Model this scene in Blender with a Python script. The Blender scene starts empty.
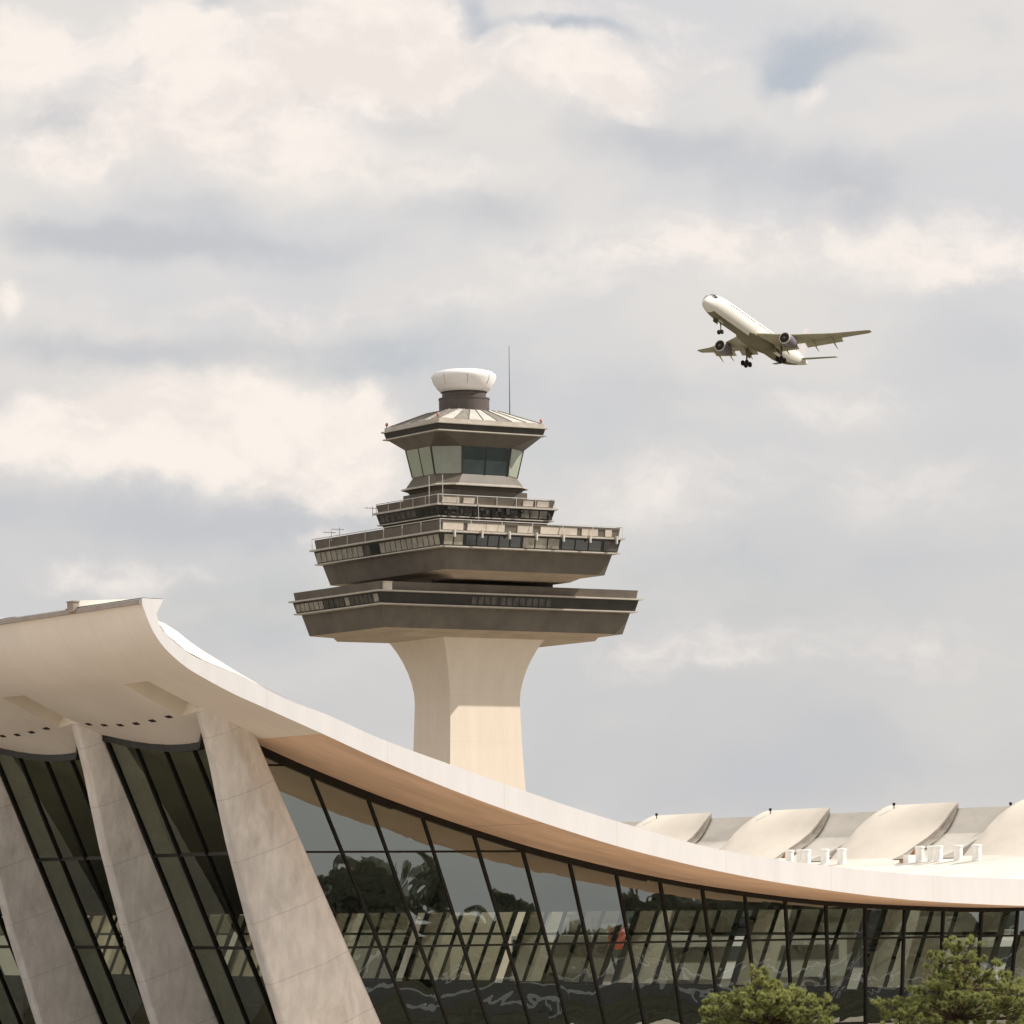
import bpy, bmesh, math, random
from mathutils import Vector, Matrix, Euler
from math import sin, cos, pi, radians, sqrt, atan2, exp
random.seed(7)
S = bpy.context.scene
COL = S.collection

# ------------------------------------------------------------------ camera
FPX = 4100.0
HORIZON = 905.0
ROLL = 0.0117
CAM = Vector((0, 0, 7.0))
PITCH = math.atan2(HORIZON - 512, FPX)
fwd = Vector((0, cos(PITCH), sin(PITCH)))
up0 = Vector((0, -sin(PITCH), cos(PITCH)))
rt0 = Vector((1, 0, 0))
cam_rt = rt0 * cos(ROLL) - up0 * sin(ROLL)
cam_up = up0 * cos(ROLL) + rt0 * sin(ROLL)
cd = bpy.data.cameras.new('camera')
cam = bpy.data.objects.new('camera', cd)
COL.objects.link(cam)
cd.sensor_width = 36.0
cd.lens = 36.0 * FPX / 1024.0
cd.clip_start = 1.0
cd.clip_end = 12000.0
m = Matrix((cam_rt, cam_up, -fwd)).transposed().to_4x4()
m.translation = CAM
cam.matrix_world = m
S.camera = cam

# ------------------------------------------------------------------ axes of the airport grid
TH = radians(32.5)
EV = Vector((cos(TH), sin(TH), 0))
FV = Vector((-sin(TH), cos(TH), 0))
ORG = Vector((-11.0, 190.0, 0))

# ------------------------------------------------------------------ sun
SUN_H = (EV * 0.875 - FV * 0.484).normalized()
SUN_EL = radians(42.0)
sdir = Vector((SUN_H.x * cos(SUN_EL), SUN_H.y * cos(SUN_EL), sin(SUN_EL)))
sl = bpy.data.lights.new('sun', 'SUN')
sl.energy = 5.0
sl.angle = radians(0.6)
sl.color = (1.0, 0.945, 0.88)
so = bpy.data.objects.new('sun', sl)
COL.objects.link(so)
so.rotation_euler = (-sdir).to_track_quat('-Z', 'Y').to_euler()

# ------------------------------------------------------------------ world: Nishita sky behind a broken cloud deck
world = bpy.data.worlds.new('World')
S.world = world
world.use_nodes = True
wt = world.node_tree
wt.nodes.clear()


def nd(t, typ, **kw):
    n = t.nodes.new(typ)
    for k, v in kw.items():
        setattr(n, k, v)
    return n


def lk(t, a, b):
    t.links.new(a, b)


def mth(t, op, a, b=None, clamp=False):
    n = nd(t, 'ShaderNodeMath', operation=op)
    n.use_clamp = clamp
    for i, v in enumerate((a, b)):
        if v is None:
            continue
        if hasattr(v, 'is_linked') or hasattr(v, 'links'):
            lk(t, v, n.inputs[i])
        else:
            n.inputs[i].default_value = v
    return n.outputs[0]


def vmth(t, op, a, b=None):
    n = nd(t, 'ShaderNodeVectorMath', operation=op)
    for i, v in enumerate((a, b)):
        if v is None:
            continue
        if hasattr(v, 'links'):
            lk(t, v, n.inputs[i])
        else:
            n.inputs[i].default_value = v
    return n


def smooth(t, x, a, b, lo=0.0, hi=1.0):
    n = nd(t, 'ShaderNodeMapRange', interpolation_type='SMOOTHSTEP')
    lk(t, x, n.inputs['Value'])
    n.inputs['From Min'].default_value = a
    n.inputs['From Max'].default_value = b
    n.inputs['To Min'].default_value = lo
    n.inputs['To Max'].default_value = hi
    return n.outputs[0]


def mixc(t, f, a, b):
    n = nd(t, 'ShaderNodeMix', data_type='RGBA')
    if hasattr(f, 'links'):
        lk(t, f, n.inputs[0])
    else:
        n.inputs[0].default_value = f
    for i, v in ((6, a), (7, b)):
        if hasattr(v, 'links'):
            lk(t, v, n.inputs[i])
        else:
            n.inputs[i].default_value = (*v[:3], 1)
    return n.outputs[2]


def noise(t, vec, scale, detail=4, rough=.5, dist=0.0):
    n = nd(t, 'ShaderNodeTexNoise')
    if vec is not None:
        lk(t, vec, n.inputs['Vector'])
    n.inputs['Scale'].default_value = scale
    n.inputs['Detail'].default_value = detail
    n.inputs['Roughness'].default_value = rough
    n.inputs['Distortion'].default_value = dist
    return n


def s2l(r, g, b, k=1.0):
    def f(c):
        c /= 255.0
        return (c / 12.92 if c <= .04045 else ((c + .055) / 1.055) ** 2.4) * k
    return (f(r), f(g), f(b))


def view_dir(px, py):
    d = fwd * FPX + cam_rt * (px - 512) + cam_up * (512 - py)
    return d.normalized()


SKY_K = 0.10
tc = nd(wt, 'ShaderNodeTexCoord')
D0 = tc.outputs['Generated']
wn = noise(wt, D0, 24.0, 6, .55)
wv = vmth(wt, 'SUBTRACT', wn.outputs['Color'], (.5, .5, .5)).outputs[0]
wv = vmth(wt, 'MULTIPLY', wv, (.034, .034, .026)).outputs[0]
DW = vmth(wt, 'ADD', D0, wv).outputs[0]


def blobs(lst):
    tot = None
    for (px, py, rx, ry, amp) in lst:
        c = view_dir(px, py)
        n = vmth(wt, 'SUBTRACT', DW, tuple(c)).outputs[0]
        n = vmth(wt, 'MULTIPLY', n, (FPX / rx, 2.0, FPX / ry)).outputs[0]
        ln = vmth(wt, 'LENGTH', n).outputs['Value']
        v = smooth(wt, ln, 1.35, 0.0, 0.0, amp)
        tot = v if tot is None else mth(wt, 'ADD', tot, v)
    return tot


bright = blobs([(15, 45, 80, 48, 1.3), (150, 40, 65, 55, 1.0), (120, 120, 150, 45, .6), (330, 45, 150, 75, 1.1),
                (250, 110, 150, 60, .6), (425, 50, 75, 60, 1.0), (570, 75, 105, 48, 1.1), (640, 100, 50, 30, .7),
                (200, 165, 260, 40, .45), (705, 50, 75, 40, .6), (820, 95, 24, 20, .6), (620, 12, 130, 16, .45),
                (90, 435, 150, 62, 1.1), (200, 405, 120, 45, .8), (270, 450, 150, 60, .85), (352, 412, 50, 42, 1.0), (385, 450, 50, 50, .5),
                (30, 160, 80, 26, .4), (350, 490, 110, 34, .4), (940, 230, 170, 80, .5), (985, 275, 100, 34, .4),
                (730, 250, 160, 60, .45), (5, 300, 26, 20, .6), (440, 165, 120, 34, .35), (230, 310, 260, 45, .35),
                (620, 490, 170, 60, .36), (900, 480, 240, 70, .28), (660, 655, 130, 50, .5), (120, 575, 200, 26, .45),
                (300, 540, 120, 22, .45), (880, 650, 200, 50, .35), (840, 400, 180, 30, .35), (560, 250, 200, 40, .35), (480, 300, 200, 30, .3)])
dark = blobs([(200, 238, 210, 26, .95), (50, 232, 130, 26, .7), (480, 205, 130, 30, .6), (735, 160, 150, 50, .9),
              (880, 190, 80, 60, .7), (50, 125, 75, 24, .7), (630, 140, 100, 30, .6), (110, 520, 260, 36, 1.0),
              (330, 520, 130, 34, .6), (40, 345, 160, 26, .6), (300, 350, 240, 28, .6), (560, 395, 220, 44, .55),
              (960, 345, 110, 40, .4), (300, 100, 60, 26, .55), (400, 110, 50, 26, .4), (560, 740, 320, 60, .4), (900, 770, 280, 70, .5),
              (640, 790, 280, 50, .4), (270, 650, 220, 46, .5), (760, 560, 200, 50, .5), (950, 560, 120, 30, .4), (200, 200, 120, 20, .4)])
blue = blobs([(480, 18, 34, 34, 1.2), (197, 8, 36, 18, 1.0), (600, 34, 100, 13, .8), (815, 48, 85, 40, 1.1), (960, 30, 120, 40, .4),
              (790, 75, 50, 20, .6), (560, 28, 70, 13, .5), (280, 18, 20, 13, .4), (240, 372, 240, 22, .45), (760, 600, 240, 70, .45),
              (620, 440, 160, 40, .5), (440, 350, 180, 46, .5), (250, 600, 220, 60, .5), (120, 505, 180, 30, .35), (900, 440, 150, 30, .3)])
stv = vmth(wt, 'MULTIPLY', DW, (1.0, 1.0, 1.7)).outputs[0]
fn = noise(wt, stv, 24.0, 10, .52)
fn2 = noise(wt, vmth(wt, 'MULTIPLY', DW, (1.0, 1.0, 2.6)).outputs[0], 11.0, 5, .5)
fn3 = noise(wt, stv, 90.0, 8, .62)
f1 = mth(wt, 'SUBTRACT', fn.outputs['Fac'], .5)
f3 = mth(wt, 'SUBTRACT', fn3.outputs['Fac'], .5)
gen = smooth(wt, fn2.outputs['Fac'], .38, .62)
elz = nd(wt, 'ShaderNodeSeparateXYZ')
lk(wt, D0, elz.inputs[0])
hor = smooth(wt, elz.outputs[2], .03, .19)
mid = mixc(wt, hor, mixc(wt, gen, s2l(208, 207, 207), s2l(216, 213, 211)), mixc(wt, gen, s2l(219, 218, 219), s2l(232, 227, 222)))
fa = mth(wt, 'ADD', mth(wt, 'MULTIPLY', f1, 1.5), mth(wt, 'MULTIPLY', f3, .75))
gate = smooth(wt, bright, 0.0, .5, .12, 1.0)
br = mth(wt, 'ADD', bright, mth(wt, 'MULTIPLY', fa, gate))
brm = smooth(wt, br, .12, .9)
gate2 = smooth(wt, dark, 0.0, .6, .25, 1.0)
dk = mth(wt, 'ADD', dark, mth(wt, 'MULTIPLY', mth(wt, 'MULTIPLY', f1, -1.8), gate2))
dkm = smooth(wt, dk, .0, 1.15)
bl = mth(wt, 'SUBTRACT', mth(wt, 'ADD', blue, mth(wt, 'MULTIPLY', fa, -.6)), mth(wt, 'MULTIPLY', bright, .5))
blm = smooth(wt, bl, .1, 1.2)
c1 = mixc(wt, dkm, mid, s2l(200, 201, 205))
body = mixc(wt, smooth(wt, mth(wt, 'ADD', f1, mth(wt, 'MULTIPLY', f3, .5)), -.14, .10), s2l(243, 233, 226), s2l(255, 245, 236))
c2 = mixc(wt, brm, c1, body)
sky = nd(wt, 'ShaderNodeTexSky', sky_type='NISHITA')
sky.sun_disc = False
sky.sun_elevation = SUN_EL
sky.sun_rotation = math.atan2(sdir.x, sdir.y)
sky.air_density = 1.0
sky.dust_density = 1.5
scl = nd(wt, 'ShaderNodeVectorMath', operation='SCALE')
lk(wt, c2, scl.inputs[0])
scl.inputs['Scale'].default_value = 1.0 / SKY_K
cover = mth(wt, 'SUBTRACT', .95, mth(wt, 'MULTIPLY', blm, .48))
skym = mixc(wt, cover, sky.outputs[0], scl.outputs[0])
bg = nd(wt, 'ShaderNodeBackground')
bg.inputs['Strength'].default_value = SKY_K
lk(wt, skym, bg.inputs['Color'])
wo = nd(wt, 'ShaderNodeOutputWorld')
lk(wt, bg.outputs[0], wo.inputs['Surface'])

S.view_settings.view_transform = 'Standard'
S.view_settings.look = 'None'
S.view_settings.exposure = 0.0
S.view_settings.gamma = 1.0
S.render.engine = 'CYCLES'
S.cycles.max_bounces = 8
S.cycles.diffuse_bounces = 4
S.cycles.glossy_bounces = 4
S.cycles.transparent_max_bounces = 16


# ------------------------------------------------------------------ materials
def new_mat(name):
    mt = bpy.data.materials.new(name)
    mt.use_nodes = True
    t = mt.node_tree
    t.nodes.clear()
    out = nd(t, 'ShaderNodeOutputMaterial')
    b = nd(t, 'ShaderNodeBsdfPrincipled')
    lk(t, b.outputs[0], out.inputs['Surface'])
    return mt, t, b


def surf(name, col, var=.12, scale=1.0, rough=.7, metal=0.0, bump=0.0, bscale=6.0, stretch=(1, 1, 1), stain=0.0,
         stain_col=None, spec=.3):
    mt, t, b = new_mat(name)
    co = nd(t, 'ShaderNodeTexCoord').outputs['Object']
    mp = nd(t, 'ShaderNodeMapping')
    mp.inputs['Scale'].default_value = stretch
    lk(t, co, mp.inputs['Vector'])
    n1 = noise(t, mp.outputs[0], scale, 7, .6)
    lo = tuple(c * (1 - var) for c in col)
    hi = tuple(min(1, c * (1 + var)) for c in col)
    c = mixc(t, smooth(t, n1.outputs['Fac'], .3, .7), lo, hi)
    if stain > 0:
        n2 = noise(t, mp.outputs[0], scale * .37 + .11, 8, .68, .6)
        c = mixc(t, mth(t, 'MULTIPLY', smooth(t, n2.outputs['Fac'], .48, .72), stain), c,
                 stain_col or tuple(x * .55 for x in col))
    lk(t, c, b.inputs['Base Color'])
    b.inputs['Roughness'].default_value = rough
    b.inputs['Metallic'].default_value = metal
    b.inputs['Specular IOR Level'].default_value = spec
    if bump > 0:
        n3 = noise(t, co, bscale, 6, .6)
        bp = nd(t, 'ShaderNodeBump')
        bp.inputs['Strength'].default_value = bump
        bp.inputs['Distance'].default_value = .05
        lk(t, n3.outputs['Fac'], bp.inputs['Height'])
        lk(t, bp.outputs[0], b.inputs['Normal'])
    return mt


def stripes_on(mt, axis, offset, period, width, colk=.6, tilt=None):
    """thin darker joint lines across a material, at fixed places on the thing (object space)"""
    t = mt.node_tree
    b = [n for n in t.nodes if n.type == 'BSDF_PRINCIPLED'][0]
    src = b.inputs['Base Color'].links[0].from_socket
    co = nd(t, 'ShaderNodeTexCoord').outputs['Object']
    if tilt:
        d = vmth(t, 'DOT_PRODUCT', co, tilt).outputs['Value']
    else:
        sx = nd(t, 'ShaderNodeSeparateXYZ')
        lk(t, co, sx.inputs[0])
        d = sx.outputs[axis]
    nz = noise(t, co, 3.0, 3)
    d = mth(t, 'ADD', d, mth(t, 'MULTIPLY', nz.outputs['Fac'], width * 1.2))
    q = mth(t, 'MODULO', mth(t, 'ADD', d, offset + period * 50), period)
    q = mth(t, 'ABSOLUTE', mth(t, 'SUBTRACT', q, period / 2))
    mk = smooth(t, q, width, width * .3)
    dkc = nd(t, 'ShaderNodeVectorMath', operation='SCALE')
    lk(t, src, dkc.inputs[0])
    dkc.inputs['Scale'].default_value = colk
    lk(t, mixc(t, mk, src, dkc.outputs[0]), b.inputs['Base Color'])
    return mt


def glass_mat(name, tint, refl, bump=.0, bscale=.6, rough=.0, rcol=(1, 1, 1), fres=.5):
    mt = bpy.data.materials.new(name)
    mt.use_nodes = True
    t = mt.node_tree
    t.nodes.clear()
    out = nd(t, 'ShaderNodeOutputMaterial')
    g = nd(t, 'ShaderNodeBsdfGlossy')
    g.inputs['Color'].default_value = (*rcol, 1)
    g.inputs['Roughness'].default_value = rough
    tr = nd(t, 'ShaderNodeBsdfTransparent')
    tr.inputs['Color'].default_value = (*tint, 1)
    mx = nd(t, 'ShaderNodeMixShader')
    lw = nd(t, 'ShaderNodeLayerWeight')
    lw.inputs['Blend'].default_value = .35
    f = mth(t, 'ADD', refl, mth(t, 'MULTIPLY', lw.outputs['Fresnel'], fres), clamp=True)
    lk(t, f, mx.inputs[0])
    lk(t, tr.outputs[0], mx.inputs[1])
    lk(t, g.outputs[0], mx.inputs[2])
    lk(t, mx.outputs[0], out.inputs['Surface'])
    if bump > 0:
        co = nd(t, 'ShaderNodeTexCoord').outputs['Object']
        n = noise(t, co, bscale, 2, .45, .8)
        bp = nd(t, 'ShaderNodeBump')
        bp.inputs['Strength'].default_value = 1.0
        bp.inputs['Distance'].default_value = bump
        lk(t, n.outputs['Fac'], bp.inputs['Height'])
        lk(t, bp.outputs[0], g.inputs['Normal'])
    return mt


M = {}
M['pier'] = surf('pier_concrete', (.77, .73, .68), .11, 1.5, .85, bump=.8, bscale=7, stretch=(1, 1, .4), stain=.55, stain_col=(.50, .455, .40))
stripes_on(M['pier'], 2, .6, 2.9, .045, .84, tilt=(-.34, 0, .94))
M['soffit'] = surf('soffit_plaster', (.86, .805, .74), .04, .25, .8, bump=.15, bscale=3, stain=.18, stain_col=(.76, .70, .63))
stripes_on(M['soffit'], 1, 0.0, 12.75 / 4, .03, .88)
M['brown'] = surf('end_soffit_panel', (.74, .545, .405), .14, .30, .75, bump=.15, stretch=(.5, 1.6, 1), stain=.6, stain_col=(.60, .41, .28))
stripes_on(M['brown'], 0, 1.6 + 5.9, 11.8, .05, .62)
M['white'] = surf('white_roof_coating', (.76, .745, .735), .03, .8, .55, bump=.05, stretch=(1.5, 1, .25), stain=.30, stain_col=(.64, .61, .58))
stripes_on(M['white'], 0, 1.3, 6.2, .03, .88)
M['rooftop'] = surf('roof_membrane', (.72, .68, .62), .07, .35, .7, bump=.1, stain=.35, stain_col=(.66, .59, .5))
M['shell'] = surf('pale_roof_shell', (.84, .765, .65), .04, .5, .7, bump=.1, stain=.25, stain_col=(.68, .6, .5))
M['panel'] = surf('weathered_curl_panel', (.70, .65, .57), .1, .5, .8, bump=.1, stretch=(1, .4, 1), stain=.5, stain_col=(.40, .36, .31))
M['lip'] = surf('lip_trim_grey', (.36, .32, .29), .1, 2, .6)
M['shellend'] = surf('shell_end_grey', (.33, .28, .24), .1, 2, .7)
M['frame'] = surf('dark_bronze_frame', (.018, .016, .013), .2, 3, .45, metal=.3)
M['slot'] = surf('dark_slot', (.03, .025, .02), .1, 3, .8)
M['glass'] = glass_mat('coated_glass', (.50, .54, .50), .24, bump=.0075, bscale=.42, rcol=(.90, .97, .94))
M['glass_far'] = glass_mat('rear_glass', (.85, .88, .78), .08, bump=.01)
M['glass_front'] = glass_mat('front_glass', (.50, .54, .45), .03, bump=.006, bscale=.4, rcol=(.58, .64, .57), fres=.26)
M['floor'] = surf('terrazzo_floor', (.05, .045, .04), .1, 2, .5)
M['darkstone'] = surf('dark_stone', (.03, .028, .025), .2, 2, .5)
M['vent'] = surf('white_metal_vent', (.86, .84, .8), .05, 3, .4)
M['rust'] = surf('rusty_flashing', (.33, .18, .09), .25, 4, .8)
M['shade_mid'] = surf('painted_shade_mid', (.46, .42, .36), .1, 1.5, .9)  # mid grey that paints the shadow band past each rear shell
M['joint'] = surf('painted_shade_dark', (.40, .36, .30), .15, 2, .9)  # darker grey that paints the shade at each rear shell's near side


# ------------------------------------------------------------------ mesh helpers
class MB:
    def __init__(self):
        self.v, self.f, self.m = [], [], []

    def vert(self, p):
        self.v.append(tuple(p))
        return len(self.v) - 1

    def face(self, idx, mi=0):
        self.f.append(tuple(idx))
        self.m.append(mi)

    def quad(self, a, b, c, d, mi=0):
        i = len(self.v)
        self.v += [tuple(a), tuple(b), tuple(c), tuple(d)]
        self.face((i, i + 1, i + 2, i + 3), mi)

    def poly(self, pts, mi=0):
        i = len(self.v)
        self.v += [tuple(p) for p in pts]
        self.face(range(i, i + len(pts)), mi)

    def box(self, c, s, R=None, mi=0):
        i = len(self.v)
        hx, hy, hz = s[0] / 2, s[1] / 2, s[2] / 2
        for x, y, z in ((-1, -1, -1), (1, -1, -1), (1, 1, -1), (-1, 1, -1), (-1, -1, 1), (1, -1, 1), (1, 1, 1), (-1, 1, 1)):
            p = Vector((x * hx, y * hy, z * hz))
            if R is not None:
                p = R @ p
            self.v.append(tuple(Vector(c) + p))
        for q in ((0, 3, 2, 1), (4, 5, 6, 7), (0, 1, 5, 4), (1, 2, 6, 5), (2, 3, 7, 6), (3, 0, 4, 7)):
            self.face([i + k for k in q], mi)

    def beam(self, a, b, w, d, side=Vector((0, 0, 1)), mi=0):
        a, b = Vector(a), Vector(b)
        ax = (b - a)
        L = ax.length
        ax.normalize()
        s = side - ax * side.dot(ax)
        if s.length < 1e-6:
            s = Vector((1, 0, 0)) - ax * ax.x
        s.normalize()
        t = ax.cross(s)
        R = Matrix((t, s, ax)).transposed()
        self.box((a + b) / 2, (w, d, L), R, mi)

    def rings(self, rs, mi=0, cap0=True, cap1=True, mis=None):
        n = len(rs[0])
        base = len(self.v)
        for r in rs:
            self.v += [tuple(p) for p in r]
        for k in range(len(rs) - 1):
            q = mis[k] if mis else mi
            for j in range(n):
                a = base + k * n + j
                b = base + k * n + (j + 1) % n
                self.face((a, b, b + n, a + n), q)
        if cap0:
            self.face([base + j for j in range(n)][::-1], mis[0] if mis else mi)
        if cap1:
            self.face([base + (len(rs) - 1) * n + j for j in range(n)], mis[-1] if mis else mi)

    def tube(self, pts, rad, n=8, mi=0, caps=True):
        rs = []
        for i, p in enumerate(pts):
            p = Vector(p)
            a = Vector(pts[max(0, i - 1)])
            b = Vector(pts[min(len(pts) - 1, i + 1)])
            ax = (b - a).normalized()
            s = Vector((0, 0, 1)).cross(ax)
            if s.length < .05:
                s = Vector((1, 0, 0)).cross(ax)
            s.normalize()
            t = ax.cross(s)
            r = rad[i] if isinstance(rad, (list, tuple)) else rad
            rs.append([p + (s * cos(2 * pi * j / n) + t * sin(2 * pi * j / n)) * r for j in range(n)])
        self.rings(rs, mi, caps, caps)

    def lathe(self, prof, n=24, c=(0, 0, 0), mi=0, axis='Z'):
        rs = []
        for r, h in prof:
            ring = []
            for j in range(n):
                a = 2 * pi * j / n
                if axis == 'Z':
                    p = (c[0] + r * cos(a), c[1] + r * sin(a), c[2] + h)
                elif axis == 'X':
                    p = (c[0] + h, c[1] + r * cos(a), c[2] + r * sin(a))
                else:
                    p = (c[0] + r * cos(a), c[1] + h, c[2] + r * sin(a))
                ring.append(p)
            rs.append(ring)
        self.rings(rs, mi)

    def build(self, name, mats, parent=None, loc=(0, 0, 0), rotz=0.0, smooth_=False, fix=True):
        me = bpy.data.meshes.new(name)
        me.from_pydata(self.v, [], self.f)
        if not isinstance(mats, (list, tuple)):
            mats = [mats]
        for q in mats:
            me.materials.append(q)
        me.polygons.foreach_set('material_index', self.m)
        if fix:
            bm = bmesh.new()
            bm.from_mesh(me)
            bmesh.ops.remove_doubles(bm, verts=bm.verts, dist=1e-5)
            bmesh.ops.recalc_face_normals(bm, faces=bm.faces)
            bm.to_mesh(me)
            bm.free()
        if smooth_:
            me.polygons.foreach_set('use_smooth', [True] * len(me.polygons))
            if smooth_ != 'all':
                me.set_sharp_from_angle(angle=radians(35))
        me.update()
        o = bpy.data.objects.new(name, me)
        COL.objects.link(o)
        if parent:
            o.parent = parent
        o.location = loc
        o.rotation_euler = (0, 0, rotz)
        return o


def tag(o, label=None, cat=None, group=None, kind=None):
    if label:
        o['label'] = label
    if cat:
        o['category'] = cat
    if group:
        o['group'] = group
    if kind:
        o['kind'] = kind
    return o


def empty(name, loc, rotz=0.0, **kw):
    o = bpy.data.objects.new(name, None)
    COL.objects.link(o)
    o.location = loc
    o.rotation_euler = (0, 0, rotz)
    o.empty_display_size = .5
    return tag(o, **kw)


def child_copy(o, parent, loc=None):
    c = o.copy()
    COL.objects.link(c)
    c.parent = parent
    if loc is not None:
        c.location = loc
    return c


def uvz(u, v, z=0.0):
    return ORG + EV * u + FV * v + Vector((0, 0, z))


# ------------------------------------------------------------------ ground
g = MB()
N = 24
for i in range(N):
    for j in range(N):
        x0, x1 = -3000 + 6000 * i / N, -3000 + 6000 * (i + 1) / N
        y0, y1 = -2400 + 6600 * j / N, -2400 + 6600 * (j + 1) / N
        g.quad((x0, y0, 0), (x1, y0, 0), (x1, y1, 0), (x0, y1, 0))
mg = surf('grass_ground', (.052, .050, .034), .3, .15, 1.0, spec=0.0, stain=.5, stain_col=(.08, .072, .05))
tag(g.build('ground', mg), kind='structure')


def sheet(name, u0, u1, v0, v1, z, mt, n=10):
    b = MB()
    for i in range(n):
        for j in range(n):
            b.quad((u0 + (u1 - u0) * i / n, v0 + (v1 - v0) * j / n, 0), (u0 + (u1 - u0) * (i + 1) / n, v0 + (v1 - v0) * j / n, 0),
                   (u0 + (u1 - u0) * (i + 1) / n, v0 + (v1 - v0) * (j + 1) / n, 0), (u0 + (u1 - u0) * i / n, v0 + (v1 - v0) * (j + 1) / n, 0))
    o = b.build(name, mt, loc=(ORG.x, ORG.y, z), rotz=TH)
    return tag(o, kind='structure')


m_asph = surf('asphalt_road', (.055, .052, .048), .2, .4, 1.0, stain=.4, stain_col=(.08, .075, .07), spec=0.0)
m_conc = surf('bounce_paving', (.56, .46, .35), .1, .3, .85, stain=.3)  # kept pale and warm so it throws light up to the soffit
stripes_on(m_conc, 0, 0, 3.0, .04, .7)
stripes_on(m_conc, 1, 0, 3.0, .04, .7)
m_apron = surf('apron_paving', (.24, .22, .18), .1, .1, .85, stain=.4, stain_col=(.28, .26, .22))
stripes_on(m_apron, 0, 0, 7.5, .08, .7)
sheet('bounce_plaza', -3.5, 66, -30, 140, .006, m_conc)  # unseen paving, widened past the end wall to bounce light onto the soffit
sheet('road', -21, -3.5, -200, 400, .012, m_asph)
sheet('bounce_pavement', -140, -21.05, -160, 400, .01, m_conc)  # unseen pale paving beyond the road, laid for more bounce light
sheet('car_park', 20, 210, -190, -80, .011, m_asph)
sheet('apron', 66.5, 600, -6, 900, .008, m_apron)

# ------------------------------------------------------------------ terminal building
P = 12.75           # spacing of the piers
VC0 = -1.15         # centre line of the first pier
NB = 10             # number of bays
V_END = -7.0
V_FAR = VC0 + NB * P + 5.85
term = empty('terminal_building', ORG, TH, label='long airport terminal with a hanging curved white roof, leaning concrete piers and dark glass walls',
             cat='building')

pairs = [((-10.64, 20.36), (-10.60, 20.52)), ((-10.50, 20.0), (-9.55, 20.50)), ((-10.37, 19.68), (-9.90, 19.86)),
         ((-10.05, 19.05), (-9.78, 19.42)), ((-9.50, 18.36), (-9.42, 18.97)), ((-8.65, 17.68), (-8.45, 18.25)),
         ((-7.8, 17.20), (-7.5, 17.82)), ((-6.1, 16.42), (-5.7, 17.22)), ((-4.8, 15.93), (-4.4, 16.66)),
         ((-3.4, 15.40), (-3.0, 16.08)), ((-1.6, 14.72), (-1.2, 15.52)), ((1.38, 13.57), (1.5, 14.5)),
         ((5.1, 12.27), (5.2, 13.37)), ((8.28, 11.28), (8.4, 12.42)), ((11.39, 10.40), (11.6, 11.5)),
         ((14.0, 9.72), (14.1, 10.85)), ((16.6, 9.14), (16.7, 10.22)), ((19.9, 8.49), (20, 9.5)),
         ((24.7, 7.74), (24.8, 8.86)), ((31.34, 7.02), (31.4, 8.27)), ((38.5, 6.66), (38.5, 7.98)),
         ((43, 6.58), (43, 7.88)), ((46, 6.78), (46, 8.05)), ((49, 7.20), (49, 8.45)), ((52.3, 7.7), (52, 8.85)),
         ((55.4, 8.4), (55.0, 9.35)), ((57.6, 9.3), (57.0, 10.0)), ((59.4, 10.6), (58.7, 11.0)), ((60.3, 11.7), (59.6, 11.95)), ((60.6, 12.25), (60.0, 12.4))]


def catmull(p0, p1, p2, p3, t):
    return tuple(.5 * ((2 * b) + (-a + c) * t + (2 * a - 5 * b + 4 * c - d) * t * t + (-a + 3 * b - 3 * c + d) * t ** 3)
                 for a, b, c, d in zip(p0, p1, p2, p3))


LOW, UPP = [], []
n = len(pairs)
for i in range(n - 1):
    steps = 1 if i < 2 else 3
    for k in range(steps):
        t = k / steps
        idx = [max(0, i - 1), i, i + 1, min(n - 1, i + 2)]
        LOW.append(catmull(*[pairs[q][0] for q in idx], t))
        if i < 3:
            a, b = pairs[i][1], pairs[i + 1][1]
            UPP.append((a[0] + (b[0] - a[0]) * t, a[1] + (b[1] - a[1]) * t))
        else:
            UPP.append(catmull(*[pairs[q][1] for q in idx], t))
LOW.append(pairs[-1][0])
UPP.append(pairs[-1][1])


def interp(tab, x):
    if x <= tab[0][0]:
        return tab[0][1]
    for (a, b) in zip(tab, tab[1:]):
        if x <= b[0]:
            return a[1] + (b[1] - a[1]) * (x - a[0]) / (b[0] - a[0])
    return tab[-1][1]


SAGT = [(-9.5, 0), (-7, .08), (-5, .38), (-3, .8), (-1, .85), (3, .55), (8, .15), (12, 0), (70, 0)]


def sag(u, v):
    if v < VC0 or v > VC0 + NB * P:
        return 0.0
    t = ((v - VC0) % P) / P
    sy = abs(sin(pi * t)) ** 1.1
    e = min(1.0, t / .09)
    e = min(1.0, max(0.0, (t - .115) / .1))
    asy = sin(pi / 2 * min(1, (1 - t) / .72)) * e * e * (3 - 2 * e)
    w = min(1.0, max(0.0, (u + 4.8) / 1.8))
    s = sy * (1 - w) + asy * w
    return interp(SAGT, u) * s


def low(u, v=-3.0):
    return interp(LOW, u) - sag(u, v)


# stations nearest to the slot edges
def idx_near(u):
    return min(range(len(LOW)), key=lambda i: abs(LOW[i][0] - u))


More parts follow.
